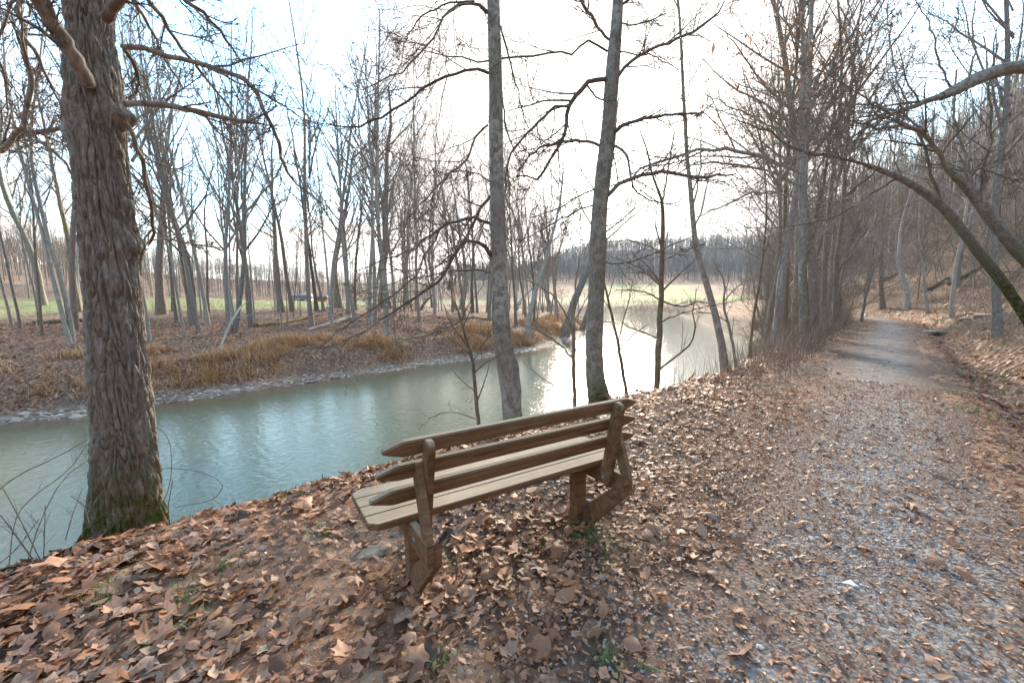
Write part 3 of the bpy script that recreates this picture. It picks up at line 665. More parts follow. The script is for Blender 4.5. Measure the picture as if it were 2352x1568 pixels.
def limbs_and_twigs(root, limbs, rg, mlimb, mtwig, cfg, extra=None, name='limb', rmin=.0032):
    stack = []; rad = []
    for (pts, y0, y1) in limbs:
        pts = thin(pts, TH_[0])
        P, Rd = trace(pts, y0, y1); P, Rd = wig(P, Rd, 16, rg); V, F = tubes(P[None], Rd[None], 8); link(name, MB().add(V, F).mesh(name), mlimb, root)
        stack.append(P); rad.append(Rd)
    if extra is not None:
        for P, Rd in extra: P, Rd = resample(P, Rd, 16); stack.append(P); rad.append(Rd)
    if not stack: return
    Q = np.array(stack); q = np.array(rad); tw = MB()
    for j, (k, t0, t1, an, ra, wo, tp, n) in enumerate(cfg):
        Q, q = grow(Q, q, k, t0, t1, an, ra, wo, tp, n, rg, .5, rmin); V, F = tubes(Q, q, 4 if j == 0 else 3); tw.add(V, F)
    link('twigs', tw.mesh('twigs', False), mtwig, root)
RG = np.random.default_rng(21); TH_ = [1.0]
# A: big furrowed tree on the left
yA = 3.42
tA = [(294, 1262, 176), (292, 1215, 168), (291, 1150, 158), (288, 1060, 150), (284, 960, 142), (270, 800, 136), (259, 660, 133), (251, 560, 130), (243, 480, 130), (236, 400, 124), (228, 320, 124), (222, 260, 138), (216, 190, 132), (209, 100, 108), (202, 0, 106), (196, -120, 100)]
P, Rd = trace(tA, yA, yA + .05)
P = np.vstack([P, P[-1] + [[-.1, .1, 1.2]], P[-1] + [[-.15, .3, 4.0]]]); Rd = np.r_[Rd, Rd[-1] * .9, Rd[-1] * .5]
P = np.vstack([P[0] - [[0, 0, .25]], P]); Rd = np.r_[Rd[0] * 1.02, Rd]
treeA = empty('large_tree', tuple(P[1])); tag(treeA, 'massive furrowed bark tree with mossy foot at the water edge, left foreground', 'tree')
def sat(P, v): return None
sA = lambda v: float(np.interp(v, [0, 190, 480, 800, 1150, 1262], [4.55, 3.86, 2.82, 1.72, .62, .25]))
lichA = lambda TH, SS: np.clip(-np.cos(TH + .5) * 1.25 + .15, 0, 1) * np.clip(1.15 - .1 * SS, 0, 1) * 1.0 + .12
kn = [(sA(190), .2, .09, .07, .10), (sA(470), .15, .09, .10, .07), (sA(230), 3.4, .10, .10, .05), (sA(105), 3.1, .07, .07, .07), (sA(380), .1, .05, .05, .03), (sA(560), -.6, .12, .12, .02)]
V, F, c = barktrunk(P, Rd, 280, 900, .029, .046, .36, kn, lichA, .85, [(.15, .22, .55), (3.3, .18, .55), (-1.2, .08, .45), (1.6, .10, .45), (-2.2, .10, .45)], 3)
tr = link('trunk', mkmesh('trunk', V - P[1], F, True, c), M_OLD, treeA)
def rel(root):           # children were built in world coordinates: hang them on the root at its place
    inv = Matrix.Translation(root.location).inverted()
    for ch in root.children:
        if ch.name.split('.')[0] != 'trunk' or ch.get('wc'): ch.matrix_parent_inverse = inv
limA = [
 ([(202, 195, 36), (185, 155, 34), (150, 100, 34), (115, 45, 32), (85, 5, 30), (50, -60, 24), (20, -150, 16)], 3.3, 2.85),
 ([(240, 45, 40), (262, 15, 36), (295, -20, 30), (330, -80, 24), (380, -160, 14)], 3.3, 3.2),
 ([(280, 108, 15), (340, 112, 14), (400, 130, 13), (480, 152, 11.5), (545, 172, 11), (600, 212, 10), (606, 258, 9), (640, 325, 8), (658, 390, 7), (690, 430, 4), (740, 470, 2.5)], 3.3, 4.2),
 ([(285, 240, 17), (330, 235, 15), (400, 243, 14), (470, 262, 13), (540, 276, 10), (582, 280, 8), (600, 262, 6), (640, 245, 3)], 3.35, 3.9),
 ([(287, 278, 9), (312, 322, 11), (330, 380, 11), (345, 450, 10), (352, 500, 9), (356, 540, 9), (344, 560, 7)], 3.4, 3.7),
 ([(344, 553, 4), (380, 548, 4), (440, 560, 3.5), (500, 570, 2)], 3.7, 4.2),
 ([(175, 415, 6), (150, 375, 6), (120, 345, 7), (85, 318, 8), (50, 298, 6)], 3.5, 3.9),
 ([(0, 348, 20), (28, 320, 18), (52, 292, 17), (68, 240, 17), (66, 190, 16), (55, 130, 18), (52, 60, 18), (45, -30, 16), (30, -120, 12)], 3.9, 3.7),
 ([(-40, 360, 18), (0, 335, 16), (50, 308, 15), (105, 303, 14), (150, 292, 10), (175, 270, 7)], 4.0, 4.3),
 ([(40, 70, 12), (78, 110, 10), (98, 160, 8), (130, 220, 6), (160, 280, 4)], 3.7, 4.0),
 ([(280, 105, 8), (310, 150, 10), (322, 200, 9), (296, 230, 6)], 3.5, 3.9),
 ([(300, -40, 12), (350, 10, 10), (390, 70, 8), (430, 130, 7), (480, 190, 6), (540, 260, 4), (570, 330, 2)], 3.4, 4.6),
 ([(200, -120, 16), (330, -60, 12), (450, 10, 9), (520, 90, 6), (560, 150, 3)], 3.6, 4.6),
 ([(60, -80, 14), (20, 20, 11), (-10, 110, 9), (20, 200, 6), (15, 280, 3)], 3.4, 3.9),
 ([(180, -100, 14), (120, -20, 10), (60, 30, 7), (0, 60, 5)], 3.4, 4.2),
 ([(250, -90, 14), (300, -10, 9), (345, 60, 7), (372, 130, 5), (420, 200, 3)], 3.5, 4.3),
]
cfgA = [(11, .2, .98, .75, .42, .13, .01, 7), (7, .15, .97, .7, .55, .16, .01, 5), (3, .2, .97, .7, .55, .16, 0, 4)]
limbs_and_twigs(treeA, limA, RG, M_BARK2, M_TWIGD, cfgA)
rel(treeA)
def herotree(name, label, tr_, y0, limbs, cfg, mb=M_MAPLE, ml=M_TWIGD, mt=M_TWIGD, nu=120, nv=520, amp=.003, cw=.045, ch=.10, lich=None, mossh=.25, flare=(), knobs=(), seed=5, top=5., buried=1.5, group=None, y1=None, tr2=()):
    P, Rd = trace(tr_, y0, y0 if y1 is None else y1)
    if top: P = np.vstack([P, P[-1] + [[.0, .2, top * .35]], P[-1] + [[.1, .3, top]]]); Rd = np.r_[Rd, Rd[-1] * .75, Rd[-1] * .3]
    g = tz(P[0][0], P[0][1]); 
    if P[0][2] > g - .1: P = np.vstack([[P[0][0], P[0][1], g - .2], P]); Rd = np.r_[Rd[0] * 1.1, Rd]
    root = empty(name, (P[0][0], P[0][1], max(P[0][2], g))); tag(root, label, 'tree', group)
    V, F, c = barktrunk(P, Rd, nu, nv, amp, cw, ch, knobs, lich, mossh, flare, seed)
    t_ = link('trunk', mkmesh('trunk', V, F, True, c), mb, root); t_['wc'] = 1
    for pts, a, b in tr2:
        Q, q = trace(pts, a, b); V, F, c = barktrunk(Q, q, 40, 160, amp, cw, ch, (), lich, 0.01, (), seed + 2); o = link('trunk', mkmesh('trunk', V, F, True, c), mb, root); o['wc'] = 1
    limbs_and_twigs(root, limbs, RG, ml, mt, cfg); rel(root); return root
lichM = lambda TH, SS: .62 + .38 * np.sin(SS * 3.1)
TH_[0] = .9
# B: mottled trunk in the middle
limB = [
 ([(1122, 168, 9), (1095, 158, 9), (1060, 160, 8), (1020, 175, 8), (980, 200, 8), (930, 238, 7), (880, 272, 7), (830, 287, 6), (770, 290, 4), (720, 262, 2)], 6.2, 5.2),
 ([(1118, 28, 11), (1105, 8, 10), (1080, 2, 9), (1040, 12, 8), (1020, 45, 6), (1000, 80, 6), (960, 125, 6), (930, 160, 5), (890, 185, 5), (850, 195, 3), (800, 190, 2)], 6.2, 5.0),
 ([(1090, 3, 6), (1030, 8, 6), (980, 28, 5), (940, 70, 4), (925, 110, 3), (920, 150, 2)], 6.0, 5.2),
 ([(1120, 288, 6), (1100, 305, 6), (1080, 350, 6), (1058, 385, 5), (1020, 415, 5), (990, 445, 4), (950, 490, 3), (910, 520, 2)], 6.2, 5.4),
 ([(1122, 512, 9), (1100, 503, 8), (1060, 502, 8), (1020, 520, 7), (980, 545, 5), (940, 580, 4), (880, 600, 3), (800, 625, 2)], 6.2, 5.0),
 ([(1010, 525, 5), (985, 575, 5), (965, 600, 5), (955, 640, 4), (900, 680, 4), (850, 715, 4), (800, 745, 3), (760, 775, 2.5), (720, 800, 2)], 5.7, 4.9),
 ([(1128, 588, 12), (1112, 560, 11), (1090, 550, 10), (1065, 558, 9), (1040, 590, 9), (1022, 625, 8), (1000, 655, 7), (960, 672, 5), (900, 720, 4), (850, 755, 3), (780, 790, 2)], 6.2, 4.9),
 ([(1125, 452, 8), (1108, 470, 9), (1085, 520, 7), (1060, 560, 5), (1035, 590, 4), (990, 620, 3)], 6.3, 5.7),
 ([(1128, 625, 4), (1080, 618, 4), (1020, 625, 3), (960, 640, 2)], 6.2, 5.8),
 ([(1128, 735, 4), (1090, 730, 4), (1060, 735, 4), (1020, 755, 3), (960, 775, 2), (900, 785, 1.5)], 6.2, 5.7),
 ([(1130, 420, 3.5), (1100, 398, 4), (1060, 392, 3), (1015, 402, 2)], 6.2, 5.9),
 ([(1150, 60, 5), (1165, 120, 5), (1185, 190, 4), (1200, 260, 3), (1215, 300, 2)], 6.3, 6.6),
 ([(1150, 200, 4), (1162, 300, 4), (1180, 340, 3), (1200, 390, 2)], 6.3, 6.7),
]
cfgB = [(14, .12, .98, .8, .42, .14, .0, 7), (8, .15, .97, .7, .5, .17, .0, 5), (3, .2, .97, .7, .5, .17, 0, 4)]
herotree('mottled_tree', 'straight tree with blotchy lichened trunk directly behind the middle of the bench',
 [(1190, 1040, 46), (1178, 960, 43), (1172, 900, 43), (1166, 850, 45), (1158, 800, 42), (1151, 745, 43), (1149, 690, 40), (1146, 600, 38), (1144, 500, 35), (1140, 400, 33), (1139, 300, 33), (1138, 200, 30), (1136, 100, 30), (1133, 0, 29), (1130, -120, 27)], 6.25, limB, cfgB, lich=lichM, mossh=.5, flare=[(.2, .05, .4), (3.4, .04, .4)], knobs=[(1.35, .1, .05, .16, .03), (1.0, .2, .05, .2, .03)], seed=12)
# C: tree in front of the low sun
limC = [
 ([(1392, 182, 14), (1368, 186, 14), (1345, 195, 13), (1322, 215, 13), (1310, 240, 11), (1304, 280, 10), (1295, 320, 9), (1275, 350, 8), (1255, 375, 7), (1247, 410, 7), (1220, 408, 5), (1185, 402, 4)], 7.5, 6.7),
 ([(1308, 245, 8), (1285, 245, 8), (1262, 255, 8), (1230, 290, 7), (1200, 315, 6), (1175, 350, 6), (1160, 390, 5), (1165, 440, 3)], 7.1, 6.6),
 ([(1400, 92, 8), (1378, 75, 8), (1362, 40, 9), (1340, 10, 9), (1320, -30, 8), (1300, -100, 6)], 7.5, 7.2),
 ([(1395, 118, 7), (1370, 100, 7), (1335, 100, 6), (1320, 118, 6), (1280, 125, 6), (1240, 125, 6), (1180, 136, 6.5), (1140, 138, 6), (1090, 140, 5), (1040, 138, 4), (990, 128, 3), (950, 110, 2)], 7.5, 5.6),
 ([(1412, 190, 9), (1430, 155, 9), (1455, 135, 9), (1490, 118, 8), (1530, 100, 8), (1575, 80, 8), (1610, 62, 8), (1640, 40, 5), (1665, 5, 3)], 7.5, 6.6),
 ([(1412, 112, 6), (1432, 122, 5), (1460, 128, 5), (1500, 125, 4), (1560, 160, 3)], 7.5, 7.1),
 ([(1405, 310, 11), (1420, 295, 11), (1445, 282, 10), (1480, 272, 9), (1520, 267, 8), (1570, 262, 7), (1620, 258, 5)], 7.5, 6.8),
 ([(1392, 452, 12), (1412, 430, 11), (1440, 412, 11), (1480, 402, 10), (1515, 392, 11), (1550, 400, 10), (1600, 408, 9), (1640, 405, 7), (1690, 400, 4)], 7.5, 6.8),
 ([(1378, 335, 9), (1350, 325, 9), (1310, 322, 9), (1270, 330, 8), (1245, 335, 6), (1215, 360, 4), (1190, 395, 3)], 7.5, 7.0),
 ([(1402, 330, 7), (1420, 335, 7), (1442, 362, 7), (1450, 395, 6), (1450, 430, 5), (1480, 455, 4), (1520, 470, 4), (1560, 462, 2)], 7.5, 7.1),
 ([(1370, 470, 4), (1330, 480, 4), (1290, 505, 4), (1240, 530, 3), (1190, 555, 2)], 7.5, 6.9),
 ([(1372, 430, 4), (1330, 450, 4), (1280, 480, 3), (1220, 500, 2)], 7.5, 7.0),
 ([(1378, 600, 4), (1420, 608, 4), (1470, 595, 4), (1530, 570, 3), (1600, 540, 2)], 7.5, 7.0),
 ([(1420, 20, 7), (1470, -20, 7), (1500, -70, 5)], 7.6, 7.3),
 ([(1415, 40, 5), (1440, 60, 5), (1480, 55, 4), (1530, 30, 3)], 7.5, 7.1),
]
mossC = lambda TH, SS: .45 + .2 * np.sin(SS * 2)
herotree('sunlit_fork_tree', 'grey trunk right of the mottled one, mossy at its foot, sun behind',
 [(1385, 950, 62), (1374, 905, 48), (1366, 860, 42), (1364, 800, 40), (1366, 740, 38), (1370, 660, 37), (1372, 600, 38), (1374, 540, 38), (1378, 470, 36), (1384, 400, 35), (1393, 330, 33), (1399, 260, 30), (1404, 200, 33), (1411, 120, 30), (1417, 50, 26), (1420, 0, 24), (1424, -120, 20)], 7.5, limC, cfgB, lich=mossC, mossh=.62, flare=[(.1, .10, .25), (3.2, .03, .3)], seed=31, amp=.007, cw=.035, ch=.09)
TH_[0] = .75
# saplings standing between bench and river
def sapling(label, stem, y0, y1, limbs, ml=M_STEM, k=6, name='sapling', group='saplings on the near bank'):
    P, Rd = trace(stem, y0, y1); g = tz(P[0][0], P[0][1])
    if P[0][2] > g - .05: P = np.vstack([[P[0][0], P[0][1], g - .1], P]); Rd = np.r_[Rd[0], Rd]
    root = empty(name, (P[0][0], P[0][1], max(g, P[0][2]))); tag(root, label, 'sapling', group)
    P2, R2 = wig(P, Rd, 24, RG, .004); V, F = tubes(P2[None], R2[None], 8); link('stem', MB().add(V, F).mesh('stem'), ml, root)
    limbs_and_twigs(root, limbs, RG, ml, M_TWIG, [(k, .15, .98, .7, .4, .12, .01, 6), (4, .2, .95, .7, .5, .15, .01, 5)], extra=[(P2[4:], R2[4:])], name='branch', rmin=.0018)
    for ch in root.children: ch.matrix_parent_inverse = Matrix.Translation(root.location).inverted()
    return root
sapling('bushy sapling with a few dead leaves, just left of the mottled trunk', [(1100, 985, 9), (1095, 920, 9), (1088, 860, 8), (1085, 820, 8), (1075, 790, 7), (1062, 745, 6), (1045, 690, 5), (1030, 640, 3)], 5.7, 5.6,
 [([(1085, 815, 5), (1060, 775, 4), (1035, 745, 3), (1020, 700, 2)], 5.7, 5.4), ([(1087, 830, 4), (1110, 790, 4), (1130, 755, 3)], 5.7, 5.9), ([(1095, 900, 4), (1065, 880, 3), (1040, 850, 2)], 5.7, 5.4), ([(1062, 745, 4), (1068, 690, 3), (1075, 640, 2)], 5.6, 5.8), ([(1100, 965, 3), (1050, 945, 3), (1000, 950, 2.5), (960, 985, 2)], 5.6, 5.0)])
sapling('slender sapling forking low between the two river trees', [(1320, 945, 10), (1319, 880, 10), (1318, 820, 9), (1316, 760, 8), (1318, 700, 6), (1322, 650, 4), (1330, 590, 2)], 7.0, 7.0,
 [([(1318, 825, 6), (1290, 795, 6), (1260, 770, 5), (1225, 755, 4), (1190, 740, 2)], 7.0, 6.6), ([(1317, 770, 6), (1300, 720, 5), (1275, 680, 4), (1240, 655, 3), (1200, 640, 2)], 7.0, 7.2), ([(1318, 850, 4), (1340, 815, 4), (1360, 790, 3)], 7, 7.1), ([(1317, 740, 4), (1345, 690, 3), (1370, 640, 2)], 7.0, 7.2), ([(1319, 900, 3), (1260, 880, 3), (1200, 830, 2)], 7.0, 6.7)])
sapling('thin sapling leaning left just right of the mossy footed tree', [(1441, 915, 9), (1433, 870, 9), (1425, 820, 9), (1416, 770, 7), (1405, 720, 6), (1392, 670, 5), (1382, 610, 3)], 7.9, 7.6,
 [([(1425, 820, 5), (1405, 790, 4), (1385, 770, 3)], 7.8, 7.4), ([(1420, 790, 5), (1430, 740, 4), (1445, 690, 3), (1455, 640, 2)], 7.8, 8.0), ([(1432, 860, 4), (1460, 840, 3), (1500, 800, 2)], 7.8, 7.6)])
sapling('tall forked sapling with level side branches, standing against the white water', [(1508, 905, 15), (1510, 860, 15), (1513, 800, 15), (1515, 740, 14), (1518, 680, 13), (1519, 620, 12), (1522, 560, 11), (1524, 500, 10), (1521, 460, 8), (1505, 420, 6), (1490, 370, 5), (1470, 300, 3)], 8.6, 8.6,
 [([(1522, 470, 7), (1530, 420, 6), (1540, 360, 5), (1548, 300, 3)], 8.6, 8.8), ([(1518, 655, 8), (1500, 640, 6), (1470, 615, 5), (1440, 600, 4), (1400, 590, 2)], 8.6, 8.1), ([(1517, 690, 6), (1490, 672, 5), (1450, 665, 4), (1410, 668, 2)], 8.6, 8.2), ([(1518, 690, 6), (1545, 700, 6), (1575, 705, 5), (1600, 690, 4), (1640, 700, 3)], 8.6, 8.3), ([(1512, 780, 6), (1490, 765, 5), (1455, 755, 4), (1420, 740, 2)], 8.6, 8.1), ([(1512, 850, 7), (1545, 825, 6), (1580, 800, 6), (1600, 760, 5), (1590, 720, 4), (1600, 660, 2)], 8.6, 8.2), ([(1514, 740, 5), (1560, 720, 4), (1620, 705, 3), (1690, 690, 2)], 8.6, 8.4), ([(1521, 600, 5), (1560, 580, 4), (1620, 560, 3)], 8.6, 8.9), ([(1519, 580, 5), (1480, 560, 4), (1430, 550, 3), (1370, 560, 2)], 8.6, 8.9)])
sapling('small crooked stem at the left foot of the leaning bank edge tree', [(1690, 835, 8), (1683, 790, 8), (1672, 740, 7), (1660, 700, 6), (1668, 650, 4), (1640, 600, 3)], 10.6, 10.6, [([(1672, 740, 4), (1640, 720, 3), (1600, 715, 2)], 10.6, 10.2), ([(1664, 690, 4), (1700, 650, 3), (1750, 630, 2)], 10.6, 10.8)])
TH_[0] = .72
# D: trees arching over the path from the right
TH_[0] = .72
limD1 = [
 ([(2160, 462, 14), (2148, 430, 14), (2132, 380, 13), (2122, 330, 11), (2105, 300, 10), (2080, 285, 7)], 8.9, 8.8),
 ([(2000, 385, 12), (1960, 372, 11), (1900, 358, 12), (1850, 350, 12), (1820, 342, 11), (1795, 320, 8), (1760, 300, 7), (1720, 285, 6), (1680, 270, 3)], 8.3, 7.6),
 ([(1995, 380, 6), (1992, 350, 5), (1975, 335, 4), (1955, 345, 3)], 8.3, 8.2),
 ([(2060, 410, 7), (2010, 440, 6), (1950, 480, 5), (1880, 510, 4), (1800, 520, 2.5)], 8.6, 7.9),
 ([(1850, 348, 6), (1800, 370, 5), (1760, 410, 4), (1740, 450, 2)], 7.9, 7.4),
 ([(2080, 420, 7), (2050, 360, 6), (2040, 290, 5), (2050, 220, 3)], 8.6, 8.9),
 ([(1930, 365, 6), (1900, 320, 5), (1880, 260, 4), (1850, 200, 3)], 8.1, 8.3),
]
herotree('arching_tree', 'mossy leaning trunk arching left high over the path, lower of the arching pair',
 thin([(2400, 800, 60), (2362, 735, 46), (2325, 680, 44), (2285, 625, 43), (2240, 570, 42), (2200, 515, 40), (2160, 470, 36), (2120, 440, 30), (2070, 410, 24), (2020, 390, 18), (1990, 380, 14)], .66), 9.3, limD1,
 [(14, .1, .98, .8, .5, .13, .02, 7), (8, .15, .97, .7, .5, .15, .01, 5), (4, .2, .97, .7, .5, .15, 0, 4)], M_MAPLE, M_BARK2, M_TWIG, nu=60, nv=260, amp=.012, cw=.04, ch=.1, mossh=3.0, top=0, seed=41, group='trees arching over the path', y1=8.3)
limD2 = [
 ([(2180, 395, 20), (2160, 360, 20), (2140, 330, 20), (2120, 305, 18), (2095, 292, 15), (2060, 290, 12), (2020, 295, 9), (1990, 283, 6)], 8.2, 7.6),
 ([(2120, 300, 10), (2080, 265, 9), (2040, 245, 8), (1990, 240, 7), (1930, 235, 7), (1870, 238, 5), (1800, 235, 3)], 8.0, 7.2),
 ([(2225, 440, 12), (2215, 370, 12), (2200, 300, 11), (2190, 230, 9), (2200, 160, 6)], 8.3, 8.6),
 ([(2250, 470, 12), (2262, 380, 12), (2280, 280, 10), (2270, 200, 8), (2290, 100, 5)], 8.4, 8.6),
 ([(2222, 430, 9), (2240, 380, 9), (2290, 400, 8), (2350, 420, 6)], 8.3, 8.0),
]
herotree('arching_tree', 'second arching trunk with a pale peeled upper limb, right of and above the lower one',
 thin([(2480, 740, 52), (2420, 660, 50), (2360, 600, 48), (2310, 545, 46), (2270, 495, 44), (2235, 445, 38), (2205, 415, 30), (2180, 392, 22)], .75), 8.8, limD2,
 [(14, .1, .98, .8, .5, .13, .02, 7), (8, .15, .97, .7, .5, .15, .01, 5), (4, .2, .97, .7, .5, .15, 0, 4)], M_MAPLE, M_STEM, M_TWIG, nu=60, nv=220, amp=.012, cw=.04, ch=.1, mossh=2.5, top=0, seed=43, group='trees arching over the path', y1=8.2)
limD3 = [
 ([(2160, 222, 20), (2120, 235, 16), (2080, 250, 13), (2040, 268, 11), (1990, 282, 8), (1940, 290, 5), (1880, 300, 3)], 6.8, 6.5),
 ([(2190, 205, 12), (2175, 190, 10), (2150, 130, 8), (2140, 60, 6), (2100, 0, 4)], 6.9, 7.2),
 ([(2220, 195, 9), (2240, 130, 8), (2230, 60, 6), (2250, -20, 4)], 6.9, 7.2),
 ([(2100, 245, 8), (2060, 200, 7), (2055, 140, 6), (2040, 70, 6), (2040, 0, 4)], 6.7, 7.0),
 ([(2050, 265, 7), (2000, 235, 6), (1950, 200, 5), (1880, 160, 4), (1800, 130, 2)], 6.6, 6.3),
 ([(2090, 248, 6), (2020, 300, 5), (1960, 330, 4), (1880, 345, 2)], 6.7, 6.3),
]
herotree('arching_tree', 'thick knobbly limb of a tree off to the right reaching in at the upper right',
 thin([(2900, 900, 70), (2760, 600, 66), (2620, 350, 60), (2500, 210, 50), (2420, 165, 44), (2352, 153, 40), (2300, 160, 38), (2250, 178, 38), (2200, 205, 32), (2160, 222, 22)], .75), 7.6, limD3,
 [(14, .1, .98, .8, .5, .13, .02, 7), (8, .15, .97, .7, .5, .15, .01, 5), (4, .2, .97, .7, .5, .15, 0, 4)], M_MAPLE, M_BARK2, M_TWIG, nu=50, nv=240, amp=.012, cw=.04, ch=.1, mossh=2.5, top=0, seed=47, group='trees arching over the path', y1=6.9)
# sycamore by the clump with long pale limb reaching left, and slender trees with clinging leaves
TH_[0] = .7
limE = [
 ([(1840, 398, 16), (1800, 380, 16), (1765, 365, 15), (1720, 350, 14), (1680, 345, 13), (1640, 343, 12), (1600, 345, 11), (1560, 352, 10), (1520, 368, 9), (1470, 390, 8), (1420, 425, 6), (1380, 440, 3)], 14.5, 12.5),
 ([(1842, 430, 10), (1800, 410, 9), (1740, 385, 9), (1690, 375, 8), (1640, 372, 6), (1580, 380, 3)], 14.5, 13.0),
 ([(1850, 300, 12), (1800, 240, 10), (1750, 190, 8), (1700, 120, 6), (1660, 60, 3)], 14.5, 13.5),
 ([(1846, 350, 11), (1790, 300, 9), (1740, 270, 8), (1690, 250, 6), (1620, 215, 3)], 14.5, 13.5),
 ([(1860, 250, 11), (1900, 180, 10), (1930, 100, 8), (1950, 0, 6)], 14.5, 14.5),
 ([(1858, 150, 10), (1820, 80, 8), (1790, 0, 6), (1760, -80, 4)], 14.5, 13.5),
 ([(1862, 420, 9), (1900, 340, 8), (1950, 260, 7), (1990, 160, 5), (2000, 60, 3)], 14.5, 14),
 ([(1845, 460, 9), (1780, 440, 8), (1720, 445, 6), (1660, 470, 5), (1600, 500, 3)], 14.5, 13.5),
]
herotree('riverside_sycamore', 'pale greenish trunk in the riverside clump whose long bowed limb reaches left across the sun', [(1846, 775, 20), (1845, 700, 20), (1843, 600, 20), (1842, 500, 20), (1846, 400, 19), (1852, 300, 16), (1858, 200, 14), (1862, 80, 11), (1866, -40, 9)], 14.5, limE,
 [(14, .08, .98, .7, .42, .13, .03, 7), (8, .1, .97, .65, .5, .15, .02, 5), (3, .2, .97, .7, .5, .15, 0, 4)], M_MAPLE, M_BARK, M_TWIG, nu=40, nv=160, amp=.006, cw=.05, ch=.1, mossh=.3, top=4, seed=51, lich=lichM)
# ------------------------------------------------------------------ leaf shapes
def leaf_template(k, seed):
    rg = np.random.default_rng(seed)
    if k == 0:   # five lobed
        tips = [(-90, .42), (-52, .48), (-20, .80), (4, .62), (34, .96), (60, .66), (90, 1.06), (120, .64), (146, .98), (178, .60), (200, .80), (232, .46)]
    elif k == 1: tips = [(-90, .7), (-40, .42), (0, .52), (50, .8), (90, 1.05), (130, .8), (180, .5), (220, .42)]     # tulip-like
    elif k == 2: tips = [(-90, .95), (-35, .42), (10, .40), (60, .6), (90, 1.0), (125, .58), (172, .42), (215, .45)]  # oval
    else: tips = [(-90, .8), (0, .45), (90, 1.0), (180, .45)]
    a = np.radians([t[0] for t in tips]) + rg.normal(size=len(tips)) * .05; r = np.array([t[1] for t in tips]) * (1 + rg.normal(size=len(tips)) * .08)
    V = np.c_[r * np.cos(a), r * np.sin(a), np.zeros(len(a))]; V = np.vstack([[0, 0, 0], V])
    n = len(a); F = np.stack([np.zeros(n, int), 1 + np.arange(n), 1 + (np.arange(n) + 1) % n], -1); return V, F
PAL = np.array([1.2, 1.05, .93]) * np.array([(.43, .265, .18), (.36, .20, .115), (.29, .155, .085), (.22, .115, .065), (.33, .25, .20), (.14, .08, .052), (.50, .36, .25), (.42, .21, .09), (.085, .055, .04)])
PW = np.array([.22, .20, .15, .11, .11, .07, .06, .03, .05])
def leaves(mb, x, y, z, nx_, ny_, size, tpl, rg, tilt=.35, curl=.36, pal=None, dark=None):
    n = len(x); V0, F0 = tpl; m = len(V0)
    yaw = rg.random(n) * 2 * np.pi; c, s = np.cos(yaw), np.sin(yaw)
    v = V0[None] * (1 + rg.normal(size=(n, m, 1)) * .15); r2 = (v[..., 0] ** 2 + v[..., 1] ** 2)
    up = rg.choice([-1, 1], n, p=[.35, .65]); cu = (rg.random(n) * curl * up)[:, None]
    zz = cu * r2 + rg.normal(size=(n, m)) * .13 * (.3 + r2) ** .5 + (rg.random(n) * .5 * up)[:, None] * np.abs(v[..., 0]) * (rg.random(n) < .5)[:, None]
    v = np.stack([v[..., 0] * (1 - .25 * np.abs(cu)), v[..., 1], zz], -1) * size[:, None, None]
    x1 = v[..., 0] * c[:, None] - v[..., 1] * s[:, None]; y1 = v[..., 0] * s[:, None] + v[..., 1] * c[:, None]; z1 = v[..., 2]
    tx_ = rg.normal(size=n) * tilt + nx_; ty_ = rg.normal(size=n) * tilt + ny_
    z1 = z1 + x1 * tx_[:, None] + y1 * ty_[:, None]
    z1 = z1 - np.minimum(z1.min(1), 0)[:, None] * .75
    W_ = np.stack([x1 + x[:, None], y1 + y[:, None], z1 + z[:, None]], -1).reshape(-1, 3)
    F = (F0[None] + (np.arange(n) * m)[:, None, None]).reshape(-1, 3)
    p = (PAL if pal is None else pal); ci = rg.choice(len(p), n, p=PW if pal is None else None); cc = p[ci] * (1 + rg.normal(size=(n, 1)) * .24)
    if dark is not None: cc = cc * dark[:, None]
    cc = np.clip(np.repeat(cc, m, 0), .02, .8); mb.add(W_, F, cc)
def grad(x, y, e=.06):
    return (terrain(x + e, y) - terrain(x - e, y)) / (2 * e), (terrain(x, y + e) - terrain(x, y - e)) / (2 * e)
TP_ = [leaf_template(0, 1), leaf_template(0, 2), leaf_template(1, 3), leaf_template(2, 4)]; TF = [leaf_template(3, 5), leaf_template(3, 6)]
def patch(x, y): return sstep(fbm(x * .9, y * .9, 4, 50), .44, .56)
rg = np.random.default_rng(5); mb = MB()
bands = [(.7, 3, 900, .032, 0), (3, 6, 600, .035, 0), (6, 10, 300, .040, 0), (10, 16, 170, .048, 1), (16, 27, 115, .047, 1), (27, 48, 48, .062, 1)]
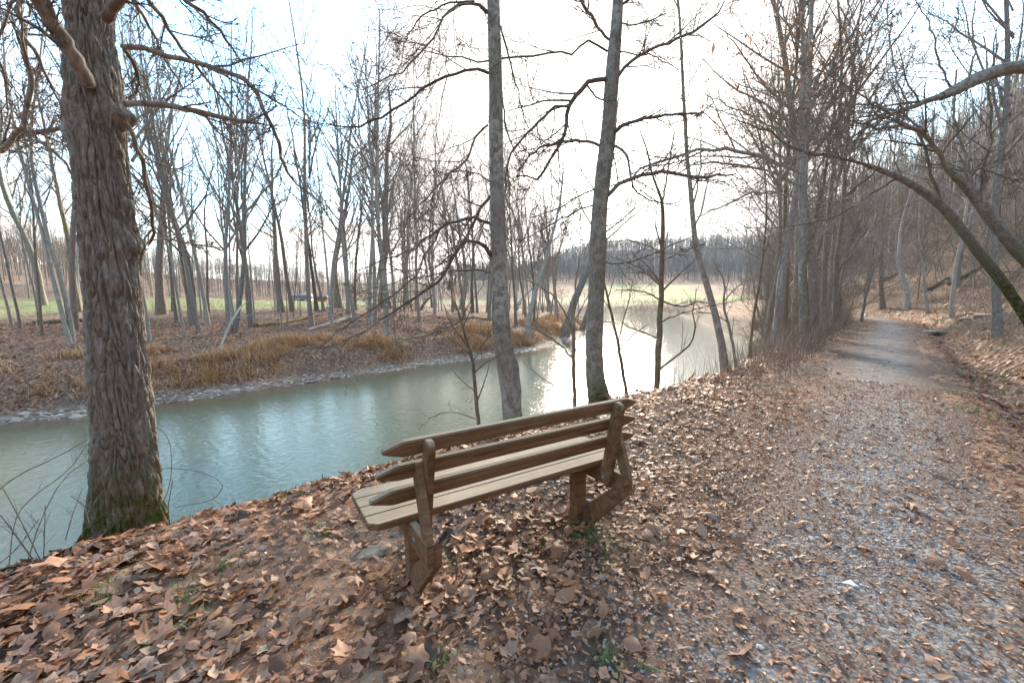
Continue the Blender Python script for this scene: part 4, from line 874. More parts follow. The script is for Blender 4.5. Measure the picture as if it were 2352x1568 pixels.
for (r0_, r1_, dens, sz, lod) in bands:
    a0, a1 = math.radians(-60), math.radians(62); n = int(dens * .5 * (a1 - a0) * (r1_ ** 2 - r0_ ** 2))
    r = np.sqrt(rg.uniform(r0_ ** 2, r1_ ** 2, n)); a = rg.uniform(a0, a1, n); x = np.sin(a) * r; y = np.cos(a) * r
    z, i = terrain(x, y, True)
    pr = np.where(i['near'], np.where(i['dn'] > 1.5, 1, .5), sstep(i['D'], .8, 1.8)) * ~i['ins']
    s_ = i['s']; pth = 1 - sstep(np.abs(s_ - .05), .55, 1.3)
    pr = pr * (1 - pth * (.86 + .0 * s_)) * (1 - .68 * patch(x, y) * i['near'] * (s_ < 1.2) * (s_ > -4.5))
    pr = pr * np.where(s_ > 3, .7, 1)
    bare = np.exp(-(((x + 1.05) / .55) ** 2 + ((y - 2.2) / .45) ** 2)) + np.exp(-(((x + .35) / .30) ** 2 + ((y - 1.25) / .35) ** 2)); bare = bare + .9 * np.exp(-(((x + 1.15) / .7) ** 2 + ((y - 2.75) / .35) ** 2)) + np.exp(-(((x + .75) / .35) ** 2 + ((y - 1.6) / .4) ** 2)); pr = pr * (1 - .82 * np.clip(bare, 0, 1))
    k = rg.random(n) < pr; x, y, z, s_ = x[k], y[k], z[k], s_[k]; gx_, gy_ = grad(x, y)
    size = sz * np.exp(rg.normal(size=len(x)) * .33) * np.where((s_ > -1.6) & (s_ < 1.2), .62, 1.0) * np.where(s_ < -2.2, 1.12, 1)
    lay = rg.random(len(x)) * (.03 if r1_ < 12 else .02)
    for q in range(4):
        w_ = rg.integers(0, 4, len(x)) == q if q == 0 else w_
        pass
    ch = rg.integers(0, 4, len(x)) if lod == 0 else rg.integers(0, 2, len(x))
    for q in range(4 if lod == 0 else 2):
        w_ = ch == q; tl = .19 if lod == 0 else .3
        leaves(mb, x[w_], y[w_], z[w_] + lay[w_] + .003, gx_[w_], gy_[w_], size[w_], (TP_ if lod == 0 else TF)[q], rg, tl)
litter = tag(link('fallen_leaves', mb.mesh('fallen_leaves', False), M_LEAF), 'dry brown leaf litter covering both river banks', 'leaf litter', kind='stuff')
n = 42000; r = np.sqrt(rg.uniform(.8 ** 2, 7.5 ** 2, n)); a = rg.uniform(-1.05, 1.05, n); x = np.sin(a) * r; y = np.cos(a) * r; z, i = terrain(x, y, True)
k = (i['near'] & ~i['ins'] & (i['s'] < 1.2) & (i['dn'] > 2.6)); x, y, z = x[k], y[k], z[k]; mb = MB(); hf = rg.random(len(x)) < .5
for q in range(2):
    w_ = hf == bool(q); gx_, gy_ = grad(x[w_], y[w_]); leaves(mb, x[w_], y[w_], z[w_] + .004, gx_, gy_, .013 * np.exp(rg.normal(size=w_.sum()) * .45), TF[q], rg, .35)
tag(link('leaf_fragments', mb.mesh('leaf_fragments', False), M_LEAF), 'broken leaf fragments between the whole leaves around the bench', 'leaf litter', kind='stuff')
# crumbled leaf bits, stems and pebbles on the path
mb = MB(); n = 60000; sa_ = rg.uniform(0, 1, n) ** 1.6 * 13 + 55.4; of = rg.normal(size=n) * .95
k0 = np.interp(sa_, seg, PATHS[:, 0]); k1_ = np.interp(sa_, seg, PATHS[:, 1])
txx = np.interp(sa_ + .2, seg, PATHS[:, 0]) - k0; tyy = np.interp(sa_ + .2, seg, PATHS[:, 1]) - k1_; l_ = np.hypot(txx, tyy)
x = k0 + tyy / l_ * of; y = k1_ - txx / l_ * of; z = terrain(x, y) + .018
for q in range(2):
    w_ = rg.integers(0, 2, n) == q
    leaves(mb, x[w_], y[w_], z[w_], np.zeros(w_.sum()), np.zeros(w_.sum()), .0115 * np.exp(rg.normal(size=w_.sum()) * .45), TF[q], rg, .3)
link('leaf_crumbs', mb.mesh('leaf_crumbs', False), M_LEAF); tag(bpy.data.objects['leaf_crumbs'], 'crumbled leaf fragments trodden into the gravel path', 'leaf litter', kind='stuff')
mb = MB(); n = 30000; sa_ = rg.uniform(0, 1, n) ** 1.5 * 11 + 55.4; of = rg.normal(size=n) * .62
k0 = np.interp(sa_, seg, PATHS[:, 0]); k1_ = np.interp(sa_, seg, PATHS[:, 1]); txx = np.interp(sa_ + .2, seg, PATHS[:, 0]) - k0; tyy = np.interp(sa_ + .2, seg, PATHS[:, 1]) - k1_; l_ = np.hypot(txx, tyy)
x = k0 + tyy / l_ * of; y = k1_ - txx / l_ * of
kk = fbm(x * 1.6, y * 1.6, 4, 80) + rg.normal(size=n) * .05 > .45; x, y = x[kk], y[kk]; n = len(x); z = terrain(x, y) + .018
oct_ = np.array([(1, 0, 0), (.3, .9, 0), (-.8, .6, 0), (-.8, -.6, 0), (.3, -.95, 0), (.1, .05, .8)]); oF = np.array([(0, 1, 5), (1, 2, 5), (2, 3, 5), (3, 4, 5), (4, 0, 5)])
yaw = rg.random(n) * 6.28; sz = .0062 * np.exp(rg.normal(size=n) * .42); v = oct_[None] * (1 + rg.normal(size=(n, 6, 3)) * .15) * sz[:, None, None] * np.array([1.15, .85, .75])
vx = v[..., 0] * np.cos(yaw)[:, None] - v[..., 1] * np.sin(yaw)[:, None]; vy = v[..., 0] * np.sin(yaw)[:, None] + v[..., 1] * np.cos(yaw)[:, None]
V = np.stack([vx + x[:, None], vy + y[:, None], v[..., 2] + z[:, None]], -1).reshape(-1, 3)
gc = np.array([(.30, .29, .275), (.24, .23, .22), (.37, .355, .335), (.32, .28, .25), (.20, .19, .19)])[rg.integers(0, 5, n)]
mb.add(V, (oF[None] + (np.arange(n) * 6)[:, None, None]).reshape(-1, 3), np.repeat(gc, 6, 0))
tag(link('gravel', mb.mesh('gravel', True), M_GRAVEL), 'blue grey gravel stones scattered on the footpath', 'gravel', kind='stuff')
# the 300 largest leaves, one by one
LM = []
for q in range(10):
    V0, F0 = leaf_template(0 if q < 6 else (1 if q < 8 else 2), 60 + q); rq = np.random.default_rng(90 + q)
    # finer: subdivide fan with a mid ring
    n = len(V0) - 1; mid = V0[1:] * .55; Vn = np.vstack([V0, mid]); fo = []
    for i in range(n): j = (i + 1) % n; fo += [(0, n + 1 + i, n + 1 + j), (n + 1 + i, 1 + i, 1 + j), (n + 1 + i, 1 + j, n + 1 + j)]
    r2 = Vn[:, 0] ** 2 + Vn[:, 1] ** 2; up = 1 if q % 3 else -1
    Vn[:, 2] = up * (.22 + .2 * rq.random()) * r2 + rq.normal(size=len(Vn)) * .06 * (.2 + r2) ** .5 + .18 * np.abs(Vn[:, 0]) * up
    Vn[:, 2] -= Vn[:, 2].min() * .8
    mb = MB().add(Vn, np.array(fo)); st = np.array([[(0, 0, .02), (0, -.5, .02), (.06, -1.1, .05), (.02, -1.5, .1)]], float); V, F = tubes(st, np.full((1, 4), .018), 3); mb.add(V, F)
    me = mb.mesh('leaf', False); me.materials.append(M_LEAF1); LM.append(me)
cnt = 0
def put_leaf(x, y, sz, q=None, yaw=None, name='leaf', me=None):
    z = tz(x, y); gx_, gy_ = grad(np.array([x]), np.array([y])); nv = Vector((-gx_[0] + rg.normal() * .28, -gy_[0] + rg.normal() * .28, 1)).normalized()
    o = bpy.data.objects.new(name, me or LM[int(rg.integers(10)) if q is None else q]); C.objects.link(o); o.parent = ground
    o.matrix_basis = Matrix.Translation((x, y, z + .028)) @ Vector((0, 0, 1)).rotation_difference(nv).to_matrix().to_4x4() @ Matrix.Rotation(rg.random() * 6.28 if yaw is None else yaw, 4, 'Z') @ Matrix.Scale(sz, 4)
    return o
for (u, v, sz) in [(1290, 1385, .085), (942, 1482, .062), (955, 1530, .075), (1712, 1505, .085), (1835, 1335, .05), (1985, 1270, .045), (1450, 1290, .06), (1380, 1470, .06), (1075, 1340, .06), (1185, 1270, .055), (1120, 1345, .05), (620, 1375, .06), (480, 1330, .06), (700, 1420, .06), (120, 1460, .08), (330, 1480, .075), (1640, 1330, .05), (1760, 1440, .055), (1530, 1250, .04), (1250, 1500, .07)]:
    h_ = hit(u, v); put_leaf(h_[0], h_[1], sz); cnt += 1
while cnt < 299:
    r = math.sqrt(rg.uniform(1.2 ** 2, 4.8 ** 2)); a = math.radians(rg.uniform(-52, 50)); x, y = math.sin(a) * r, math.cos(a) * r
    zz, i = terrain(np.array([x]), np.array([y]), True)
    if i['ins'][0] or i['dn'][0] < 2.6 or (abs(i['s'][0]) < .9 and rg.random() < .8) or (patch(x, y) > .5 and rg.random() < .7): continue
    put_leaf(x, y, float(rg.uniform(.045, .07))); cnt += 1
h_ = hit(1950, 1352); V0 = np.array([(-.5, .5, .1), (.62, .5, .1), (.5, -.7, .05), (.1, .0, .12)]); mw = mkmesh('pale_leaf', V0, np.array([(0, 3, 1), (1, 3, 2), (2, 3, 0)])); mw.materials.append(flat('pale_leaf_skin', (.62, .62, .62), .6)); tag(put_leaf(h_[0], h_[1], .05, yaw=0.1, name='leaf', me=mw), 'pale upturned leaf')
# ------------------------------------------------------------------ grass, stalks, weeds
def blades(mb, x, y, z, ln, w, cols, rg, droop=.6, spread=.5, n=4):
    k = len(x); a = rg.random(k) * 6.28; d = np.stack([np.cos(a) * spread * rg.random(k), np.sin(a) * spread * rg.random(k), np.ones(k)], -1)
    P = np.zeros((k, n, 3)); P[:, 0] = np.stack([x, y, z], -1); d = nrm(d); c = P[:, 0].copy()
    for s in range(1, n):
        d = nrm(d + np.stack([np.cos(a), np.sin(a), -np.ones(k)], -1) * (droop * s / n * rg.random(k))[:, None]); c = c + d * (ln / (n - 1))[:, None]; P[:, s] = c
    side = np.stack([-np.sin(a), np.cos(a), np.zeros(k)], -1)[:, None] * (w[:, None] * np.linspace(1, .15, n)[None])[..., None]
    V = np.stack([P - side, P + side], 2).reshape(-1, 3); i = np.arange(k * n * 2).reshape(k, n, 2)
    F = np.stack([i[:, :-1, 0], i[:, :-1, 1], i[:, 1:, 1], i[:, 1:, 0]], -1).reshape(-1, 4)
    cc = cols[rg.integers(0, len(cols), k)] * (1 + rg.normal(size=(k, 1)) * .12); mb.add(V, F, np.repeat(cc, n * 2, 0))
STRAW = np.array([1.4, 1.2, 1.0]) * np.array([(.46, .33, .19), (.38, .26, .15), (.52, .40, .25), (.28, .18, .10)])
mb = MB(); xs, ys = rg.uniform(-45, 14, 60000), rg.uniform(8, 75, 60000); z, i = terrain(xs, ys, True)
cl = fbm(xs * .35, ys * .35, 3, 90); ok = frus(xs, ys) & ~i['near'] & ~i['ins'] & (i['D'] > 1.3) & (i['D'] < 5.5) & (cl + rg.normal(size=len(xs)) * .06 > .47) & ((ys > 19) | (rg.random(len(xs)) < .3))
cx_, cy_ = xs[ok][:2600], ys[ok][:2600]
x = (cx_[:, None] + rg.normal(size=(len(cx_), 26)) * .16).ravel(); y = (cy_[:, None] + rg.normal(size=(len(cx_), 26)) * .16).ravel()
blades(mb, x, y, terrain(x, y), rg.uniform(.35, .95, len(x)), np.full(len(x), .008) * (1 + y * .02), STRAW, rg, 1.3, .9)
tag(link('dry_grass', mb.mesh('dry_grass', False), M_STRAW), 'drooping tan dry grass on the steep far bank', 'dry grass', kind='stuff')
# rough dry weeds: near bank right, ditch side, far scrub
mb = MB(); xs, ys = rg.uniform(1, 36, 40000), rg.uniform(6, 45, 40000); z, i = terrain(xs, ys, True)
ok = frus(xs, ys) & i['near'] & ~i['ins'] & (i['s'] < -1.6) & (i['dn'] > 1.2) & (i['dn'] < 4.4) & (xs > 3.5) & ((xs / ys > .58) | (rg.random(len(xs)) < .3)); xa, ya = xs[ok][:1500], ys[ok][:1500]
x = (xa[:, None] + rg.normal(size=(len(xa), 7)) * .18).ravel(); y = (ya[:, None] + rg.normal(size=(len(xa), 7)) * .18).ravel()
blades(mb, x, y, terrain(x, y) - .02, rg.uniform(.35, 1.2, len(x)), np.full(len(x), .0035) * (1 + y * .04), np.array([(.27, .2, .15), (.2, .15, .12), (.36, .28, .2)]), rg, .3, .5)
xs, ys = rg.uniform(5, 60, 60000), rg.uniform(2, 60, 60000); z, i = terrain(xs, ys, True)
ok = frus(xs, ys) & (i['s'] > 1.9) & (i['s'] < 9) & (fbm(xs * .5, ys * .5, 3, 95) > .44); xa, ya = xs[ok][:2000], ys[ok][:2000]
x = (xa[:, None] + rg.normal(size=(len(xa), 9)) * .2).ravel(); y = (ya[:, None] + rg.normal(size=(len(xa), 9)) * .2).ravel()
blades(mb, x, y, terrain(x, y) - .02, rg.uniform(.15, .6, len(x)), np.full(len(x), .003) * (1 + y * .04), np.array([(.36, .27, .18), (.28, .2, .14), (.44, .35, .23)]), rg, .9, .8)
tag(link('weeds', mb.mesh('weeds', False), M_STRAW), 'thin grey brown dead weeds along bank edge and ditch', 'weeds', kind='stuff')
mb = MB(); GREEN = np.array([(.07, .17, .03), (.10, .22, .04), (.14, .22, .06)])
gp_ = [(250, 1355, .10, 60), (240, 1385, .06, 40), (420, 1425, .1, 70), (430, 1375, .12, 50), (1340, 1225, .16, 160), (1230, 1245, .12, 60), (1405, 1260, .12, 50), (945, 1330, .08, 50), (980, 1300, .1, 40), (1640, 905, .1, 40), (2230, 945, .22, 130), (2290, 960, .2, 80), (2200, 905, .18, 90), (2205, 860, .2, 80), (2190, 830, .25, 90), (2150, 745, .6, 160), (2170, 760, .5, 120), (2310, 905, .25, 140), (2300, 870, .3, 120), (2280, 800, .4, 120), (1010, 1530, .07, 40), (1395, 1520, .06, 40), (700, 1140, .3, 90), (730, 1225, .1, 40), (510, 1310, .08, 40)]
for (u, v, rd_, n) in gp_:
    h_ = hit(u, v); x = h_[0] + rg.normal(size=n) * rd_ * .6; y = h_[1] + rg.normal(size=n) * rd_ * .6
    blades(mb, x, y, terrain(x, y), rg.uniform(.03, .09, n) * (1 + h_[1] * .06), np.full(n, .0022) * (1 + h_[1] * .1), GREEN, rg, .6, .9)
tag(link('green_grass', mb.mesh('green_grass', False), M_GREEN), 'small bright green grass and weed tufts poking through the leaves', 'grass', kind='stuff')
# brushwood: thin tangled stems
def brush(name, label, pts, hmin, hmax, rg, rbase=.006, m=M_TWIG, k=6, trop=.05):
    n = len(pts); P = np.zeros((n, 6, 3)); d = nrm(np.c_[rg.normal(size=(n, 2)) * .35, np.ones(n)]); c = np.array(pts, float); P[:, 0] = c; ln = rg.uniform(hmin, hmax, n)
    for s in range(1, 6): d = nrm(d + rg.normal(size=(n, 3)) * .16 + [0, 0, trop]); c = c + d * (ln / 5)[:, None]; P[:, s] = c
    Rd = rbase * (ln / hmax)[:, None] * np.linspace(1, .35, 6)[None]; mb = MB(); V, F = tubes(P, Rd, 3); mb.add(V, F)
    Q, q = grow(P, Rd, k, .2, .97, .6, .4, .15, .02, 4, rg, .55, rbase * .35); V, F = tubes(Q, q, 3); mb.add(V, F)
    Q, q = grow(Q, q, 3, .3, .97, .6, .5, .15, .0, 3, rg, .6, rbase * .3); V, F = tubes(Q, q, 3); mb.add(V, F)
    return tag(link(name, mb.mesh(name, False), m), label, 'brush', kind='stuff')
def pick(n, xr, yr, cond):
    xs, ys = rg.uniform(*xr, n * 12), rg.uniform(*yr, n * 12); z, i = terrain(xs, ys, True); ok = cond(xs, ys, i) & frus(xs, ys); return np.stack([xs[ok], ys[ok], z[ok] - .03], -1)[:n]
brush('brushwood', 'tangle of thin bare stems between river and path', pick(620, (5, 36), (9, 60), lambda x, y, i: i['near'] & ~i['ins'] & (i['s'] < -1.7) & (i['dn'] > .8) & (i['dn'] < 7) & (x / y > .6)), .8, 3.6, rg, .011)
brush('brushwood', 'grey thicket of bare saplings on the hillside', pick(1500, (6, 90), (5, 110), lambda x, y, i: (i['s'] > 3.2) & (i['s'] < 60)), 1.2, 5.5, rg, .024)
brush('brushwood', 'tall slender understory stems rising over the hillside thicket', pick(700, (8, 95), (8, 115), lambda x, y, i: (i['s'] > 5) & (i['s'] < 55)), 4.5, 10, rg, .045, M_TWIG, 9)
brush('brushwood', 'sparse bare scrub on the far bank and meadow edge', np.concatenate([pick(260, (-60, 14), (20, 70), lambda x, y, i: ~i['near'] & ~i['ins'] & (i['D'] > 5) & (i['D'] < 30)), pick(420, (-95, 0), (40, 75), lambda x, y, i: ~i['near'] & ~i['ins'] & (((i['D'] > 28) & (i['D'] < 33)) | ((i['D'] > 70) & (i['D'] < 84)))), pick(260, (2, 16), (34, 120), lambda x, y, i: ~i['near'] & ~i['ins'] & (i['D'] > .8))]), .5, 2.2, rg, .014)
brush('brushwood', 'low scrub lining the far shore beneath the green field', pick(420, (12, 75), (100, 175), lambda x, y, i: ~i['ins'] & (i['D'] > .3) & (i['D'] < 6) & (i['s'] < -3)), .8, 2.6, rg, .03)
# briar stems by the left tree and stubs
def stems(name, label, lst, cat='briar', m=M_TWIGD, k=5, kw=.35):
    root = None
    for (pts, y0, y1) in lst:
        P, Rd = trace(pts, y0, y1)
        if root is None: root = empty(name, tuple(P[0])); tag(root, label, cat)
        P, Rd = resample(P, Rd, 20); V, F = tubes(P[None], Rd[None], 5); mb = MB().add(V, F)
        if k: Q, q = grow(P[None], Rd[None], k, .2, .97, .7, kw, .12, 0, 4, RG, .6, .0012); V, F = tubes(Q, q, 3); mb.add(V, F)
        o = link('stem', mb.mesh('stem', False), m, root); o.matrix_parent_inverse = Matrix.Translation(root.location).inverted()
    return root
stems('briar', 'looping thorny stems curling right out of the large tree foot', [([(372, 1160, 2.4), (392, 1110, 2), (395, 1060, 2), (390, 1010, 2), (370, 985, 2), (345, 980, 2)], 3.25, 3.4), ([(352, 1080, 2), (400, 1073, 2), (470, 1085, 2), (510, 1105, 2), (512, 1120, 2), (490, 1150, 2), (400, 1165, 1.6)], 3.3, 3.4), ([(392, 1215, 3), (385, 1170, 3), (390, 1140, 2.4), (397, 1100, 1.6)], 3.3, 3.2), ([(515, 1190, 1.8), (512, 1160, 1.8), (490, 1148, 1.6)], 3.6, 3.6)], k=0)
stems('briar', 'thin arching stems from a stump at the lower left corner', [([(80, 1290, 5), (30, 1220, 4), (0, 1180, 3), (-30, 1150, 3)], 2.85, 2.8), ([(95, 1290, 4), (40, 1180, 3), (-10, 1090, 3)], 2.85, 2.9), ([(100, 1292, 4), (102, 1230, 3), (104, 1160, 2.5)], 2.9, 2.9), ([(60, 1300, 4), (90, 1200, 3), (140, 1100, 2), (210, 1050, 2)], 2.85, 3.1), ([(20, 1310, 4), (30, 1200, 3), (60, 1150, 3), (160, 1080, 2), (200, 1020, 1.6)], 2.8, 3.1), ([(150, 1240, 3), (170, 1170, 2.4), (190, 1120, 1.6)], 3.0, 3.1), ([(-20, 1140, 3), (40, 1090, 2.5), (120, 1055, 2), (200, 1010, 1.6)], 3.0, 3.3), ([(205, 1200, 4), (195, 1160, 4), (165, 1140, 3)], 3.1, 3.1), ([(-10, 1300, 3), (40, 1260, 2.4), (90, 1190, 1.6)], 2.7, 2.9)], m=M_TWIG, k=6)
for (u, v0, v1, lab) in [(727, 1138, 1112, 'shorter of two dead stubs at the water edge left of the bench'), (742, 1130, 1088, 'taller of two dead stubs at the water edge left of the bench')]:
    stems('dead_stub', lab, [([(u + 1, v0, 3), (u, (v0 + v1) / 2, 3), (u - 2, v1, 2.4)], 3.9, 3.9)], 'stub', k=0)
stems('propped_branch', 'pale dead branch propped against the twin stemmed tree across the river', [([(505, 800, 5), (525, 750, 6), (545, 715, 6), (556, 702, 6)], hit(505, 800)[1], hit(526, 765)[1] - .3)], 'branch', M_PALE, 3)
# ------------------------------------------------------------------ logs, rocks, stones
def log(label, a, b, ra, rb, m=M_LOG, lift=0., name='fallen_log'):
    p0 = np.array(hit(*a)); p1 = np.array(hit(*b)); n = 9; P = np.array([p0 * (1 - t) + p1 * t for t in np.linspace(0, 1, n)]); Rd = np.linspace(ra, rb, n)
    P[:, 2] = terrain(P[:, 0], P[:, 1]) * .6 + np.linspace(p0[2], p1[2], n) * .4 + Rd * .6 + np.linspace(0, lift, n)
    P[1:-1] += RG.normal(size=(n - 2, 3)) * ra * .35
    V, F, c = barktrunk(P, Rd, 20, 60, ra * .12, ra * .5, ra * 1.4, (), None, .01, (), 61)
    nV = len(V); capc = np.vstack([V[:20].mean(0), V[-20:].mean(0)]); V = np.vstack([V, capc]); k = np.arange(20)
    F2 = np.vstack([np.stack([np.full(20, nV), (k + 1) % 20, k], -1), np.stack([np.full(20, nV + 1), nV - 20 + k, nV - 20 + (k + 1) % 20], -1)])
    return tag(link(name, mkmesh(name, V, [F, F2], True), m), label, 'log')
log('long mossy yellow green log lying across the far flat', (585, 752), (745, 722), .22, .12)
log('dark rotten log behind the pale forked stems on the far left', (75, 745), (195, 738), .17, .12)
log('short mossy log end poking out left of the large trunk', (168, 800), (215, 812), .10, .08)
log('pale split log lying mid way up the far bank', (705, 760), (820, 722), .10, .22, M_BARK)
log('dark thin log beside the pale split one', (755, 741), (830, 738), .10, .08, M_TWIGD)
log('thin weathered branch on the leaves near the split log', (640, 750), (700, 741), .05, .03, M_TWIGD)
log('mossy log on the hillside above the rock slab', (2130, 668), (2180, 640), .16, .10)
log('mossy fallen trunk high on the right hillside', (2180, 655), (2260, 610), .16, .10)
log('brown fallen branch by the foot of the upright right trunk', (2215, 720), (2300, 722), .06, .03, M_STEM)
log('dark fallen trunk far up the slope beyond the path bend', (2020, 650), (2085, 615), .16, .1, M_TWIGD)
log('thin grey stick on the leaves in the left foreground', (232, 1357), (318, 1322), .011, .008, M_PALE, name='fallen_stick')
log('short upright-ended stick among leaves left of the large tree foot', (345, 1230), (352, 1180), .008, .006, M_PALE, .16, name='fallen_stick')
log('mossy greenish stick at the bottom edge right of centre', (1462, 1530), (1530, 1546), .010, .008, M_LOG, name='fallen_stick')
log('broken brown stick lying on the gravel path', (1985, 1112), (2012, 1120), .008, .006, M_STEM, name='fallen_stick')
def rock(name, label, c, s, seed, m=M_STONE, cat='rock', rz=0, parent=None):
    rq = np.random.default_rng(seed); bm = bmesh.new(); bmesh.ops.create_icosphere(bm, subdivisions=3, radius=1)
    for v in bm.verts:
        p = np.sign(v.co) * np.abs(np.array(v.co)) ** .6; n = fbm(np.array(p[0] * 1.3 + seed), np.array(p[1] * 1.3 + p[2]), 3, seed); v.co = Vector(p * (.8 + .4 * float(n)) * s)
    me = bpy.data.meshes.new(name); bm.to_mesh(me); bm.free(); o = link(name, me, m, parent); o.location = c; o.rotation_euler = (0, 0, rz); return tag(o, label, cat)
M_SLAB = flat('mossy_slab', (.22, .195, .14), .9, 5)
p = at(2150, 716, 19.0); rock('rock_slab', 'long mossy topped rock slab beside the far bend of the path', (p[0], p[1], tz(p[0], p[1]) + .12), np.array([.7, .35, .14]), 3, M_SLAB, rz=.5)
h_ = hit(858, 1266); rock('flat_stone', 'flat grey stone half buried in leaves left of the bench', (h_[0], h_[1], h_[2] - .005), np.array([.15, .085, .022]), 5, M_SLAB, rz=.3)
for k, (u, v, s_, lab) in enumerate([(2215, 735, .28, 'pale rock just right of the slab on the ditch bank'), (2255, 728, .3, 'rounded boulder left of the upright right trunk'), (2200, 760, .1, 'small pale stone in the ditch below the slab')]):
    h_ = hit(u, v); rock('rock', lab, (h_[0], h_[1], h_[2]), np.array([s_, s_ * .7, s_ * .4]), 20 + k, M_SLAB)
# gravel shore on the far side
mb = MB(); n = 9000; t_ = rg.uniform(0, 1, n); fs = np.r_[0, np.cumsum(np.linalg.norm(np.diff(FAR, axis=0), axis=1))]; s_ = 60 + t_ ** 1.3 * 85
x = np.interp(s_, fs, FAR[:, 0]); y = np.interp(s_, fs, FAR[:, 1]); x2 = np.interp(s_ + .5, fs, FAR[:, 0]) - x; y2 = np.interp(s_ + .5, fs, FAR[:, 1]) - y; l_ = np.hypot(x2, y2)
of = rg.normal(size=n) * .3 + .35; x = x - y2 / l_ * of; y = y + x2 / l_ * of; z = terrain(x, y); yaw = rg.random(n) * 6.28; sz = .05 * np.exp(rg.normal(size=n) * .5)
v = oct_[None] * (1 + rg.normal(size=(n, 6, 3)) * .2) * sz[:, None, None] * np.array([1.3, .9, .6]); vx = v[..., 0] * np.cos(yaw)[:, None] - v[..., 1] * np.sin(yaw)[:, None]; vy = v[..., 0] * np.sin(yaw)[:, None] + v[..., 1] * np.cos(yaw)[:, None]
V = np.stack([vx + x[:, None], vy + y[:, None], v[..., 2] + z[:, None]], -1).reshape(-1, 3); gc = np.array([(.38, .31, .245), (.28, .225, .17), (.45, .385, .31), (.2, .15, .105)])[rg.integers(0, 4, n)]
mb.add(V, (oF[None] + (np.arange(n) * 6)[:, None, None]).reshape(-1, 3), np.repeat(gc, 6, 0)); tag(link('shore_gravel', mb.mesh('shore_gravel', False), M_GRAVEL), 'pale stones strewn along the far waterline', 'gravel', kind='stuff')
# clinging brown leaves on twigs at the upper right and on the sapling
def clinging(root, regions, n, rg, sz):
    mb = MB()
    for (u, v, su, sv, y, k) in regions:
        us = u + rg.normal(size=k) * su; vs_ = v + rg.normal(size=k) * sv; ys_ = y + rg.normal(size=k) * .5; P = np.array([at(a, b, c) for a, b, c in zip(us, vs_, ys_)])
        leaves(mb, P[:, 0], P[:, 1], P[:, 2], np.zeros(k), np.zeros(k), sz * np.exp(rg.normal(size=k) * .3), TF[0], rg, 1.2)
    o = link('leaves', mb.mesh('leaves', False), M_LEAF, root); o.matrix_parent_inverse = Matrix.Translation(root.location).inverted(); o['kind'] = 'stuff'
syc = [o for o in bpy.data.objects if o.name.startswith('riverside_sycamore')][0]
clinging(syc, [(1900, 160, 90, 60, 13.5, 420), (1780, 130, 70, 60, 13.5, 260), (1990, 130, 60, 60, 13.5, 160), (1740, 260, 60, 50, 13, 120), (1690, 330, 60, 60, 12.8, 60)], 0, rg, .045)
sp_ = [o for o in bpy.data.objects if o.name == 'sapling'][0]
clinging(sp_, [(1040, 665, 12, 22, 5.6, 30), (1085, 780, 4, 12, 5.6, 5), (1030, 765, 6, 6, 5.5, 4), (1075, 920, 10, 10, 5.5, 4), (1060, 640, 10, 10, 5.6, 5)], 0, rg, .022)
# ------------------------------------------------------------------ far woods
def farwood(name, label, pts, h0, h1, rg, colr, nb=12, lean=.05, k2=4, rb=.02):
    n = len(pts); P = np.zeros((n, 4, 3)); P[:, 0] = pts; H = rg.uniform(h0, h1, n); d = np.c_[rg.normal(size=(n, 2)) * lean, np.ones(n)]
    for s in range(1, 4): P[:, s] = P[:, 0] + d * (H * s / 3)[:, None]
    Rd = (H * .009)[:, None] * np.linspace(1, .3, 4)[None]; mb = MB(); cc = lambda k: colr * (1 + rg.normal(size=(1, 1)) * .0)
    V, F = tubes(P, Rd, 3); tint = (colr * (1 + rg.normal(size=(n, 1)) * .22)); mb.add(V, F, np.repeat(tint, 12, 0))
    Q, q = grow(P, Rd, nb, .3, .97, .5, .33, .08, .12, 3, rg, .5, rb); V, F = tubes(Q, q, 3); mb.add(V, F, np.repeat(np.repeat(tint, nb, 0), 9, 0))
    if k2: Q, q = grow(Q, q, k2, .2, .97, .5, .5, .1, .1, 3, rg, .5, .018); V, F = tubes(Q, q, 3); mb.add(V, F, np.repeat(np.repeat(tint, nb * k2, 0), 9, 0))
    return tag(link(name, mb.mesh(name, False), M_FARW), label, 'wood', kind='stuff')
def pickf(n, xr, yr, cond):
    xs, ys = rg.uniform(*xr, n * 8), rg.uniform(*yr, n * 8); z, i = terrain(xs, ys, True); ok = cond(xs, ys, i) & frus(xs, ys); return np.stack([xs[ok], ys[ok], z[ok] - .2], -1)[:n]
farwood('distant_woodland', 'bare brown woodland on the rise behind the left meadow', pickf(1700, (-300, 20), (95, 300), lambda x, y, i: ~i['near'] & ~i['ins'] & (i['D'] > 82) & (x / y < -.25 + .6 * fbm(x * .01, y * .01, 2, 3))), 9, 17, rg, np.array([.20, .155, .125]), 10)
farwood('distant_woodland', 'hazy blue grey wood on the distant ridge beyond the river bend', pickf(7000, (-60, 620), (330, 680), lambda x, y, i: ~i['ins'] & (i['D'] > 175) & (x / y > -.32)), 12, 20, rg, np.array([.19, .17, .16]), 9, .05, 0, .16)
farwood('distant_woodland', 'bare wood covering the upper hillside on the right', pickf(1900, (10, 260), (30, 300), lambda x, y, i: ~i['ins'] & (i['s'] > 11) & (i['s'] < 95)), 9, 17, rg, np.array([.30, .25, .205]), 10)
